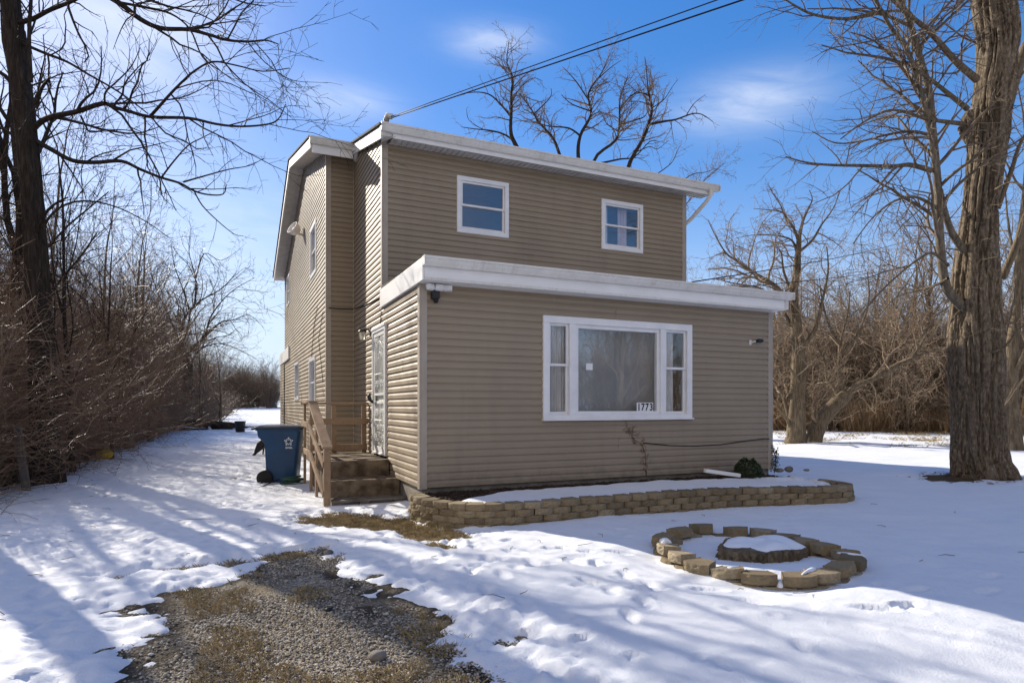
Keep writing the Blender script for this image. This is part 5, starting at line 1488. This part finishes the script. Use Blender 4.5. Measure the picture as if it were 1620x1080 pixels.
LL([(38, 70), (70, 84), (106, 98), (140, 118), (179, 140), (208, 160), (234, 180)], .05, .012, D, D - 1.2)
LL([(30, 36), (52, 30), (77, 17), (100, 8), (119, 0), (150, -18)], .07, .03, D, D - 1.0)
LL([(18, -60), (70, -50), (130, -28), (187, 4), (221, 30), (255, 45), (298, 47), (330, 55), (362, 64), (395, 66), (420, 64), (440, 70)], .10, .010, D, D - 1.8)
LL([(187, 4), (230, 12), (270, 22), (300, 46), (320, 90), (345, 110), (372, 128)], .035, .008, D - .8, D - 2.4)
LL([(300, -30), (350, -10), (385, 4), (420, 10)], .03, .008, D - 1.9, D - 2.4)
LL([(49, 130), (46, 60), (49, 0), (52, -80), (60, -180)], .055, .03, D - .25, D - .5)
LL([(60, 365), (72, 338), (88, 322), (108, 312)], .06, .015, D - .1, D - .6)
LL([(56, 170), (66, 140), (80, 122)], .07, .02, D - .15, D - .5)
LL([(66, 360), (92, 330), (130, 318), (180, 326), (230, 350), (270, 378)], .04, .008, D - .2, D + 1.0)
LL([(66, 430), (90, 436), (108, 452), (140, 478)], .035, .008, D, D + .5)
LL([(30, 150), (8, 120), (-30, 100)], .08, .03); LL([(44, 240), (15, 210), (-30, 190)], .06, .02); LL([(50, 330), (18, 322), (-20, 300)], .04, .01)
for (u, v_) in ((14, -60), (10, -150)):
    for s in (-1,):
        LL([(u, v_), (u + s * 70, v_ - 60), (u + s * 170, v_ - 110), (u + s * 260, v_ - 120)], .10, .03, D, D - 1.5 + s)
cr.build('crown', M['twig_dark'], left_t)

# ================= the knotty tree behind the house
D = 30.0
rg = random.Random(303)
fork = P_depth(955, 470, D); fb = Vector((fork.x, fork.y, gz(fork.x, fork.y)))
house_t = thing('bare_tree', 'gnarled bare tree rising behind the roof of the house', 'tree', tuple(fb))
v, q = bumpy_tube([fb + Vector((0, 0, -.1)), fb + Vector((.05, 0, 1.5)), fb + Vector((0, 0, 4.0)), fork], [.70, .50, .44, .36], 40, 10, .05, 6, .6, 25)
np_mesh('trunk', v, q, M['bark_dark'], house_t)
cr = Tubes(); crown = lambda lev: cr
CH = dict(max=3, wander=(.22, .26, .3), up=(.02, .04, .03), dens=(3.2, 4.4, 4.6), ang=50, ratio=.33, rmin=.0075, lmax=1.6, seg=.3)
def HL(px, r0, r1, d1=0, c=CH, t0=.15): return traced_limb(house_t, 'limb', px, D, D + d1, r0 * .54, r1 * .7, crown, rg, c, M['bark_dark'], t0=t0)
HL([(948, 470), (900, 370), (850, 290), (815, 228), (808, 207), (809, 175), (809, 148), (811, 122), (802, 100), (805, 67)], .30, .02, -1, t0=.5)
HL([(808, 185), (798, 172), (778, 152), (758, 146), (733, 148)], .10, .02, -2); HL([(815, 226), (800, 214), (778, 207), (750, 204), (730, 201)], .11, .02, 2)
HL([(809, 165), (822, 140), (842, 124), (858, 128)], .06, .015, 1.5); HL([(790, 210), (765, 205), (742, 190), (738, 172)], .05, .012, -1)
HL([(950, 440), (910, 320), (885, 244), (874, 218), (852, 193), (841, 174), (822, 148)], .22, .03, 2, t0=.45); HL([(845, 180), (870, 155), (872, 140)], .06, .015, -1)
HL([(955, 440), (925, 320), (915, 252), (918, 215), (935, 181), (931, 148), (952, 115), (963, 89)], .25, .02, 0, t0=.45); HL([(918, 215), (900, 203), (870, 200), (852, 195)], .10, .02, -2)
HL([(932, 160), (912, 130), (896, 112), (890, 106)], .08, .015, 1.5); HL([(946, 125), (965, 108), (982, 96)], .06, .012, -1); HL([(935, 176), (905, 165), (888, 150)], .07, .015, -1.6)
HL([(960, 440), (945, 330), (939, 256), (974, 222), (980, 193), (981, 156), (993, 122)], .22, .025, -1, t0=.45); HL([(980, 198), (1005, 190), (1019, 185), (1026, 174)], .10, .02, 1.8)
HL([(978, 208), (960, 196), (952, 180), (944, 170)], .06, .015, 1.2); HL([(982, 170), (1000, 150), (1018, 142)], .07, .015, -1.5)
HL([(965, 450), (985, 340), (993, 267), (1018, 218), (1031, 178), (1027, 150), (1024, 140)], .27, .05, 1, t0=.45)
HL([(1027, 152), (1014, 147), (1000, 151), (989, 163)], .07, .02, .2, t0=.5)
HL([(1026, 150), (1024, 128), (1022, 104), (1020, 90)], .07, .015, -1); HL([(1031, 196), (1052, 192), (1070, 189), (1096, 180), (1112, 182), (1128, 193)], .12, .015, -2)
HL([(1030, 172), (1050, 158), (1062, 140), (1072, 126)], .05, .012, 1); HL([(1085, 184), (1098, 164), (1116, 150)], .05, .012, -1.5); HL([(948, 259), (980, 252), (1004, 248), (1028, 224), (1042, 224)], .10, .02, 2)
HL([(1008, 240), (1028, 232), (1040, 236), (1058, 222)], .05, .012, -1); HL([(1037, 277), (1062, 258), (1072, 238), (1078, 228)], .05, .012, 2); HL([(1075, 290), (1095, 276), (1118, 272), (1132, 266)], .05, .012, 1)
for (u, v_) in ((1080, 330),):
    HL([(980, 440), (1030, 380), (u, v_), (u + 30, v_ - 40), (u + 66, v_ - 72)], .10, .012, 1.5, t0=.5)
cr.build('crown', M['twig_brown'], house_t)

# ================= the twin spreading trees on the right lawn
D = 23.2
rg = random.Random(404)
def ground_tree(label, px0, r0, tp_px, tp_r, limbs, D, seed, c, barkm='bark_grey', twig='twig_tan', group=None, sides=40):
    rg = random.Random(seed)
    b0 = P_depth(px0[0], px0[1], D); b0.z = gz(b0.x, b0.y)
    t = thing('bare_tree', label, 'tree', tuple(b0), group)
    pts = [b0 + Vector((0, 0, -.15))] + [P_depth(u, v_, D) for u, v_ in tp_px]
    v, q = bumpy_tube(pts, [r0] + tp_r, sides, 10, .05, 8, .7, seed)
    np_mesh('trunk', v, q, M[barkm], t)
    cr = Tubes(); crown = lambda lev: cr
    for (px, ra, rb_, dd) in limbs:
        traced_limb(t, 'limb', px, D, D + dd, ra * .78, rb_ * .8, crown, rg, c, M[barkm], t0=.12)
    P = smooth_path([tuple(p) for p in pts], 4); rd = taper(len(P), r0, tp_r[-1]); kids(crown, P, rd, dirs_of(P), plen(P) * .6, 0, rg, c, .4)
    cr.build('crown', M[twig], t)
    return t
CM = dict(max=3, wander=(.16, .24, .28), up=(.02, .0, -.02), dens=(3.8, 4.6, 4.6), ang=50, ratio=.46, rmin=.007, lmax=2.6, seg=.3)
ground_tree('upright bare tree with several stems behind the right corner of the house', (1258, 703), .48,
    [(1259, 690), (1261, 640), (1264, 590), (1262, 540), (1258, 500), (1256, 468), (1260, 430), (1263, 400), (1264, 377)], [.34, .28, .26, .22, .18, .15, .12, .09, .07],
    [([(1258, 500), (1233, 459), (1210, 442), (1189, 430), (1165, 412), (1149, 401), (1133, 375), (1120, 348)], .13, .012, -1.5),
     ([(1263, 412), (1258, 390), (1251, 379), (1236, 374), (1220, 372), (1190, 372), (1164, 377)], .07, .010, .8),
     ([(1263, 380), (1256, 362), (1245, 345), (1236, 335), (1215, 332), (1192, 330)], .08, .010, -1), ([(1264, 378), (1270, 350), (1278, 332), (1285, 315), (1280, 300)], .09, .010, .5),
     ([(1245, 352), (1235, 325), (1222, 305), (1215, 290)], .05, .008, .5), ([(1262, 400), (1285, 380), (1300, 355), (1318, 330), (1330, 300)], .08, .010, -.6),
     ([(1254, 690), (1246, 665), (1226, 640), (1200, 625)], .12, .04, -.4), ([(1250, 672), (1240, 630), (1226, 606), (1205, 580), (1190, 560)], .10, .03, .6),
     ([(1262, 540), (1244, 500), (1222, 470), (1200, 455), (1160, 448), (1130, 440)], .10, .012, 1.2), ([(1262, 560), (1290, 520), (1300, 480), (1310, 430), (1308, 390)], .12, .02, -1.2),
     ([(1256, 470), (1240, 430), (1236, 400), (1225, 385)], .08, .012, -.8)], D, 404, CM)
ground_tree('leaning bare tree forking low over the snow beside the upright one', (1285, 705), .36,
    [(1288, 692), (1296, 672), (1312, 650), (1330, 632), (1342, 620)], [.29, .27, .25, .23, .22],
    [([(1340, 622), (1358, 608), (1380, 600), (1400, 590), (1428, 575), (1460, 560), (1490, 552)], .17, .03, -2.0), ([(1290, 690), (1292, 665), (1286, 640), (1275, 622), (1262, 600), (1248, 580), (1235, 565), (1222, 560)], .13, .02, -1),
     ([(1330, 632), (1318, 612), (1308, 600), (1306, 580), (1300, 560), (1285, 540)], .11, .02, 1), ([(1334, 628), (1330, 600), (1328, 570), (1330, 540), (1340, 500), (1345, 460)], .13, .03, .8),
     ([(1380, 600), (1400, 575), (1412, 545), (1420, 510), (1432, 470)], .10, .02, 1.5), ([(1420, 578), (1440, 592), (1452, 610), (1470, 628)], .04, .008, -.8), ([(1330, 560), (1350, 540), (1365, 510), (1375, 470), (1372, 430)], .09, .02, -1),
     ([(1440, 568), (1460, 540), (1470, 510), (1478, 470)], .07, .015, 1), ([(1400, 590), (1424, 610), (1416, 640), (1404, 655)], .03, .006, -1.2), ([(1330, 545), (1310, 510), (1300, 470), (1296, 440)], .08, .015, 1)], D + .3, 405, CM)

# ================= saplings, distant trees: grown, not traced
def grown_tree(root, base, h, r, rg, c, barkm, twig, forks=5, spread=30, lean=(0, 0), clear=.3, sides=10):
    base = Vector(base); n = 9; pts = []; d = Vector((lean[0], lean[1], 1)).normalized(); p = base - Vector((0, 0, .15))
    for i in range(n):
        pts.append(tuple(p)); d = (d + Vector((rg.gauss(0, .05), rg.gauss(0, .05), .05))).normalized(); p = p + d * (h * .72 / (n - 1))
    rad = [r * (1.25 if i == 0 else 1 - .75 * i / (n - 1)) for i in range(n)]
    tt = Tubes(); tt.add(smooth_path(pts, 3), list(np.interp(np.linspace(0, 1, (n - 1) * 3 + 1), np.linspace(0, 1, n), rad)), sides)
    lim = Tubes(); cr = Tubes()
    for k in range(forks):
        t = clear + (1 - clear) * (k + .5) / forks; i = min(int(t * (n - 1)), n - 2)
        a = rg.uniform(0, 6.28); s = math.sin(R(rg.gauss(spread, 8))); nd = (s * math.cos(a), s * math.sin(a), math.sqrt(max(.05, 1 - s * s)))
        L = h * rg.uniform(.30, .5) * (1.1 - .4 * t)
        grow(lambda lev: lim if lev == 0 else cr, pts[i], nd, L, rad[i] * .42, 0, rg, c)
    grow(lambda lev: lim if lev == 0 else cr, pts[-1], tuple(d), h * .3, rad[-1], 0, rg, c)
    return tt, lim, cr
def tree_thing(label, base, h, r, seed, c, barkm='bark_grey', twig='twig_brown', group=None, name='bare_tree', cat='tree', **kw):
    rg = random.Random(seed)
    t = thing(name, label, cat, base, group)
    tt, lim, cr = grown_tree(t, base, h, r, rg, c, barkm, twig, **kw)
    tt.build('trunk', M[barkm], t); lim.build('limbs', M[barkm], t); cr.build('crown', M[twig], t)
    return t
CS = dict(max=3, wander=(.10, .16, .22), up=(.05, .03, .01), dens=(2.2, 3.4, 3.6), ang=36, ratio=.42, rmin=.0055, lmax=2.2, seg=.3)
CF = dict(max=3, wander=(.10, .16, .2), up=(.05, .04, .02), dens=(1.7, 2.3, 2.6), ang=40, ratio=.45, rmin=.009, lmax=3.2, seg=.5)
CX_ = dict(max=2, wander=(.10, .16, .2), up=(.05, .04, .02), dens=(1.4, 2.0), ang=40, ratio=.42, rmin=.018, lmax=3.0, seg=.5)
def at(u, d): p = P_depth(u, HY, d); return (p.x, p.y, gz(p.x, p.y))
# left thicket trees (some tall enough to shade the drive)
LEFT = [
 ('slim straight bare sapling just right of the dark left tree', 116, 13.4, 9.5, .075, 501, CS, dict(forks=12, spread=26, clear=.2)),
 ('thin pale bare sapling standing between the dark left tree and the drive', 178, 16.5, 8.0, .06, 502, CS, dict(forks=11, spread=30, clear=.2)),
 ('thick trunked bare tree at the left frame edge, behind the tall dark one', 14, 16.1, 14.0, .46, 503, dict(CS, max=2), dict(forks=5, spread=32, clear=.5)),
 ('bare tree deep in the thicket right of the tall dark one', 140, 21.0, 9.5, .16, 512, CS, dict(forks=10, spread=36, clear=.25)),
 ('bare tree at the far left frame edge behind the brush', -25, 14.5, 10.5, .2, 504, CS, dict(forks=8, spread=34, clear=.25)),
 ('slender many stemmed bare tree above the yellow ball', 200, 20.5, 9.2, .11, 505, CS, dict(forks=12, spread=30, clear=.2)),
 ('bushy bare tree halfway along the thicket', 238, 24.0, 8.6, .15, 506, CS, dict(forks=10, spread=38, clear=.2)),
 ('young bare tree beside the leaning one at the far drive', 318, 34.0, 7.4, .15, 508, CF, dict(forks=9, spread=40, clear=.15, lean=(.08, 0))),
 ('small dark bare tree at the end of the thicket by the log heap', 348, 36.0, 5.2, .12, 509, CF, dict(forks=9, spread=42, clear=.15, lean=(.05, 0))),
 ('tall thin bare tree rising behind the thicket at the left', 92, 22.0, 13.0, .16, 510, CS, dict(forks=10, spread=26, clear=.35)),
 ('tall thin bare tree behind the slender many stemmed one', 222, 33.0, 12.0, .17, 511, CF, dict(forks=10, spread=30, clear=.3)),
]
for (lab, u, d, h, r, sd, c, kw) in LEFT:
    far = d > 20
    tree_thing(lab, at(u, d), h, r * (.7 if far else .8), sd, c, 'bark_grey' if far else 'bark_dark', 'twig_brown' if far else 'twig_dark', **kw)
CG = dict(max=3, wander=(.16, .22, .26), up=(.03, .02, .0), dens=(2.4, 3.0, 3.2), ang=46, ratio=.44, rmin=.007, lmax=2.6, seg=.35)
ground_tree('broad bare tree spreading many limbs right over the far end of the drive', (296, 672), .30, [(296, 640), (298, 605), (298, 575)], [.24, .22, .20],
    [([(298, 590), (284, 546), (275, 519), (264, 493), (246, 454), (236, 415)], .12, .02, .8), ([(297, 580), (287, 534), (292, 504), (314, 478), (350, 457), (373, 433)], .12, .015, -1),
     ([(298, 585), (299, 558), (323, 531), (335, 498), (364, 463), (403, 439)], .12, .012, -.6), ([(318, 536), (349, 510), (370, 506), (394, 498), (418, 519)], .07, .010, .6),
     ([(300, 585), (314, 555), (347, 543), (382, 555), (409, 570)], .07, .010, 1), ([(308, 484), (310, 455), (308, 433), (299, 398), (302, 360)], .08, .012, .5),
     ([(310, 440), (323, 401), (350, 412), (382, 392)], .05, .008, -.6), ([(290, 540), (300, 500), (290, 460), (276, 420), (270, 380)], .09, .012, 1.2), ([(294, 600), (270, 575), (248, 545), (225, 525)], .08, .012, .5)],
    35.0, 507, CG, 'bark_dark', 'twig_dark')
tree_thing('bare tree standing just outside the left of the picture, near the drive', (-3.95, 11.2, gz(-3.95, 11.2)), 10.0, .30, 520, dict(CS, max=2), 'bark_dark', 'twig_dark', forks=3, spread=34, clear=.7)
# trees of the right-hand woods
RIGHT = [
 ('dark trunked bare tree at the right frame edge behind the massive tree', 1604, 19.5, 13.0, .24, 601, CF, dict(forks=9, spread=36, clear=.3)),
 ('tall bare tree in the woods between the leaning tree and the massive tree', 1440, 37.0, 12.5, .22, 602, CF, dict(forks=11, spread=34, clear=.25)),
 ('tall bare tree in the woods just left of the massive trunk', 1482, 34.0, 13.5, .2, 603, CF, dict(forks=11, spread=34, clear=.25)),
 ('bare tree in the woods right behind the leaning tree', 1370, 40.0, 11.0, .2, 604, CF, dict(forks=11, spread=36, clear=.2)),
 ('bare tree in the woods behind the upright stems by the house', 1300, 42.0, 10.5, .22, 605, CF, dict(forks=11, spread=36, clear=.2)),
 ('narrow bare tree seen just past the house corner', 1228, 40.0, 8.5, .18, 606, CF, dict(forks=9, spread=36, clear=.2)),
 ('bare tree in the woods right of the massive trunk', 1618, 36.0, 13.0, .22, 607, CF, dict(forks=11, spread=34, clear=.2)),
 ('pale stemmed young bare tree in front of the woods', 1478, 31.0, 6.5, .08, 608, CF, dict(forks=9, spread=30, clear=.2)),
 ('bare tree half hidden behind the massive trunk', 1560, 42.0, 14.0, .24, 609, CF, dict(forks=11, spread=34, clear=.2)),
 ('short dense bare tree in the woods beside the reeds', 1410, 35.5, 7.0, .14, 610, CF, dict(forks=12, spread=44, clear=.12)),
]
for (lab, u, d, h, r, sd, c, kw) in RIGHT:
    tree_thing(lab, at(u, d), h, r, sd, c, 'bark_grey', 'twig_brown', **kw)
# a crooked tree across the road behind the photographer: the front window mirrors it
for (lab, x, y, h, r, sd) in (('crooked bare tree across the yard mirrored in the front window', 9.0, -6.5, 9.5, .26, 701), ('bare tree further off mirrored in the front window', 15.0, -17.0, 11.0, .25, 702), ('bare tree mirrored faintly in the right of the front window', 18.5, -11.0, 10.0, .22, 703)):
    tree_thing(lab, (x, y, gz(x, y)), h, r, sd, CF, 'bark_light' if sd == 701 else 'bark_grey', 'twig_brown', forks=10, spread=40, clear=.2, lean=(.18, .0) if sd == 701 else (0, 0))

# ================= the tangle: thicket along the drive, far woods, reeds (nobody could count them)
def clump(seed, ncane, h, spread, c, rbase, curl=.25):
    rg = random.Random(seed); tb = Tubes(); f = lambda lev: tb
    for k in range(ncane):
        a = rg.uniform(0, 6.28); s = abs(rg.gauss(0, spread)); s = min(s, .85)
        grow(f, (rg.gauss(0, .22), rg.gauss(0, .22), -.05), (s * math.cos(a), s * math.sin(a), math.sqrt(1 - s * s)), h * rg.uniform(.5, 1.1), rbase * rg.uniform(.6, 1.2), 0, rg, c)
    return tb.arrays()
CT = dict(max=2, wander=(.14, .2, .25), up=(-.04, -.04, -.02), dens=(4.0, 4.2), ang=46, ratio=.36, rmin=.0042, lmax=1.4, seg=.35)
CT2 = dict(max=2, wander=(.10, .18, .2), up=(.02, .02, 0), dens=(2.4, 2.4), ang=38, ratio=.34, rmin=.010, lmax=1.6, seg=.6)
def mass(name, variants, places, mat, kind='stuff'):
    V, Q, base = [], [], 0
    for (vi, x, y, z, s, sz, rot) in places:
        v, q = variants[vi]
        c_, s_ = math.cos(rot), math.sin(rot)
        w = np.empty((len(v), 3), np.float32); w[:, 0] = (v[:, 0] * c_ - v[:, 1] * s_) * s + x; w[:, 1] = (v[:, 0] * s_ + v[:, 1] * c_) * s + y; w[:, 2] = v[:, 2] * sz + z
        V.append(w); Q.append(q + base); base += len(v)
    return tag(np_mesh(name, np.concatenate(V), np.concatenate(Q), mat), kind=kind)
var = [clump(800 + k, 25, 3.4, .36, CT, .012) for k in range(5)]
rg = random.Random(77); pl = []
y = 10.9
while y < 44:
    for row in range(1 if y < 11.8 else 3):
        ex = float(hedge_edge(y))
        x = ex - .75 - row * 1.25 + rg.gauss(0, .25)
        if row and rg.random() < .38: continue
        s = rg.uniform(.85, 1.2); hs = rg.uniform(.8, 1.25) * (.80, 1.22, 1.62)[row] * (.85 if y > 34 else 1)
        pl.append((rg.randrange(5), x, y + rg.uniform(-.3, .3), gz(x, y) - .02, s, s * hs, rg.uniform(0, 6.28)))
    y += .55 if y < 18 else .9
for k in range(26):
    y = rg.uniform(12, 50); x = float(hedge_edge(y)) - rg.uniform(3.4, 8); pl.append((rg.randrange(5), x, y, gz(x, y), 1.3, rg.uniform(1.2, 1.7), rg.uniform(0, 6.28)))
for k in range(16):
    y = rg.uniform(38, 62); x = float(hedge_edge(y)) - rg.uniform(.2, 3); pl.append((rg.randrange(5), x, y, gz(x, y), 1.2, rg.uniform(.6, 1.2), rg.uniform(0, 6.28)))
tall = [clump(870 + k, 15, 6.4, .24, dict(CT, max=2, up=(.0, -.01, -.02), lmax=1.9, dens=(3.2, 3.8), rmin=.0055), .024) for k in range(4)]
var = var + tall
for k in range(40):
    y = 14.0 + 32 * rg.random() ** 1.2; x = float(hedge_edge(y)) - rg.uniform(2.2, 6.5); s = rg.uniform(.85, 1.15); pl.append((5 + rg.randrange(4), x, y, gz(x, y), s, s * rg.uniform(.8, 1.25), rg.uniform(0, 6.28)))
for k in range(44):
    y = 23 + 27 * rg.random(); x = float(hedge_edge(y)) - rg.uniform(.8, 7.5); s = rg.uniform(1.0, 1.3); pl.append((5 + rg.randrange(4), x, y, gz(x, y), s, s * rg.uniform(.9, 1.35), rg.uniform(0, 6.28)))
mass('undergrowth', var, pl, M['brush'])
print('undergrowth', len(pl), [len(v[1]) for v in var])
# low twiggy skirts and fallen sticks at the thicket foot
var2 = [clump(850 + k, 16, .9, .75, dict(CT, rmin=.0035), .006) for k in range(3)]
pl = []
for k in range(70):
    y = 10.0 + rg.random() ** 1.3 * 30; x = float(hedge_edge(y)) - rg.uniform(-.15, 1.0); s = rg.uniform(.6, 1.2); pl.append((rg.randrange(3), x, y, gz(x, y), s, s * .8, rg.uniform(0, 6.28)))
mass('brush', var2, pl, M['twig_brown'])
# far woods
var3 = [clump(900 + k, 15, 6.0, .22, CT2, .03) for k in range(5)]
pl = []
for k in range(150):
    a = R(rg.uniform(40, 68)); d = rg.uniform(38.5, 62); x, y = d * math.sin(a), d * math.cos(a)
    s = rg.uniform(.7, 1.2); pl.append((rg.randrange(5), x, y, gz(x, y), s, s * rg.uniform(.6, 1.15), rg.uniform(0, 6.28)))
for k in range(120):
    a = R(rg.uniform(-4, 3.5)); d = rg.uniform(80, 108); x, y = d * math.sin(a), d * math.cos(a)
    s = rg.uniform(.7, 1.15); pl.append((rg.randrange(5), x, y, gz(x, y), s, s * rg.uniform(.55, 1.05), rg.uniform(0, 6.28)))
for k in range(60):
    a = R(rg.uniform(-14, -4)); d = rg.uniform(50, 80); x, y = d * math.sin(a), d * math.cos(a)
    s = rg.uniform(.8, 1.3); pl.append((rg.randrange(5), x, y, gz(x, y), s, s * rg.uniform(.7, 1.2), rg.uniform(0, 6.28)))
for k in range(110):                                                  # behind the photographer, for the window
    a = R(rg.uniform(100, 220)); d = rg.uniform(24, 42); x, y = d * math.sin(a), d * math.cos(a)
    s = rg.uniform(.8, 1.3); pl.append((rg.randrange(5), x, y, gz(x, y), s, s * rg.uniform(.7, 1.2), rg.uniform(0, 6.28)))
mass('woods', var3, pl, M['twig_brown'])
nr = np.random.RandomState(12)
n = 13000
a = np.radians(nr.uniform(40, 68, n)); d = 33.6 + nr.exponential(2.2, n)
x, y = d * np.sin(a), d * np.cos(a)
h = (.75 + 1.25 * vnoise(x * .5, y * .5, 0, 4)) * nr.uniform(.4, 1.2, n); w = nr.uniform(.008, .02, n); t = nr.uniform(0, 3.14, n); lx, ly = nr.normal(0, .22, n) * h, nr.normal(0, .22, n) * h
g = ground_z(x, y)
keep = fbm(x * .25, y * .25, seed=44) > -.22
ca_, sa_ = np.cos(t) * w, np.sin(t) * w
v = np.stack([np.stack([x - ca_, y - sa_, g], -1), np.stack([x + ca_, y + sa_, g], -1), np.stack([x + lx + ca_ * .5, y + ly + sa_ * .5, g + h], -1), np.stack([x + lx - ca_ * .5, y + ly - sa_ * .5, g + h], -1)], 1)[keep]
tag(np_mesh('reeds', v.reshape(-1, 3), np.arange(len(v) * 4).reshape(-1, 4), M['reed'], smooth=False), kind='stuff')
# tangled scrub between the lawn and the woods
CT3 = dict(max=3, wander=(.20, .28, .30), up=(.01, -.02, -.03), dens=(2.6, 3.0, 3.0), ang=50, ratio=.42, rmin=.0075, lmax=2.2, seg=.4)
var4 = [clump(950 + k, 9, 4.6, .38, CT3, .03) for k in range(5)]
pl = []
for k in range(64):
    a = R(rg.uniform(42, 68)); d = rg.uniform(34.0, 42); x, y = d * math.sin(a), d * math.cos(a)
    s = rg.uniform(.75, 1.15); pl.append((rg.randrange(5), x, y, gz(x, y), s, s * rg.uniform(.7, 1.35), rg.uniform(0, 6.28)))
var4 = var4 + [clump(980 + k, 8, 8.2, .22, dict(CT3, wander=(.12, .22, .28), up=(.02, .0, -.02), dens=(2.2, 2.8, 2.8), rmin=.008), .045) for k in range(4)]
for k in range(46):
    a = R(rg.uniform(43, 68)); d = rg.uniform(36.5, 50); x, y = d * math.sin(a), d * math.cos(a)
    s = rg.uniform(.85, 1.2); pl.append((5 + rg.randrange(4), x, y, gz(x, y), s, s * rg.uniform(.75, 1.3), rg.uniform(0, 6.28)))
mass('scrub', var4, pl, M['tangle'])
# leaf litter under the thicket
n = 9000
y = nr.uniform(6, 34, n); x = hedge_edge(y) - nr.uniform(-.3, 3.4, n) + .25 * nr.normal(0, 1, n)
x[:900] = BIG.x - .4 + nr.normal(0, .75, 900); y[:900] = BIG.y - .2 + nr.normal(0, .55, 900)
sz = nr.uniform(.015, .04, n); 
m = simple('dead_leaf', (.05, .03, .018), (.17, .11, .06), 9, .8, .2); M['dead_leaf'] = m
lv = [(-1, 0, .2), (0, -.55, 0), (1, 0, .35), (0, .55, .1)]
scatter_mesh('fallen_leaves', lv, [(0, 1, 2), (0, 2, 3)], np.stack([x, y, ground_z(x, y) + .035 * nr.random_sample(n)], -1), nr.uniform(0, 6.28, n), np.stack([sz, sz, sz], -1), M['dead_leaf'])
# twigs and leaves lying on the snow
tb = Tubes(); rg = random.Random(90)
for k in range(120):
    x, y = (rg.uniform(-3.2, 1.5), rg.uniform(3.2, 18)) if k < 95 else (rg.uniform(1.5, 9), rg.uniform(3.0, 6.2))
    z = snow_top(x, y) + .008; a_ = rg.uniform(0, 6.28); L = rg.uniform(.02, .10)
    tb.add([(x, y, z), (x + L * math.cos(a_), y + L * math.sin(a_), z + .006), (x + 2 * L * math.cos(a_ + .3), y + 2 * L * math.sin(a_ + .3), z + .002)], [.003, .003, .0015], 3)
tag(tb.build('fallen_twigs', M['twig_dark']), kind='stuff')
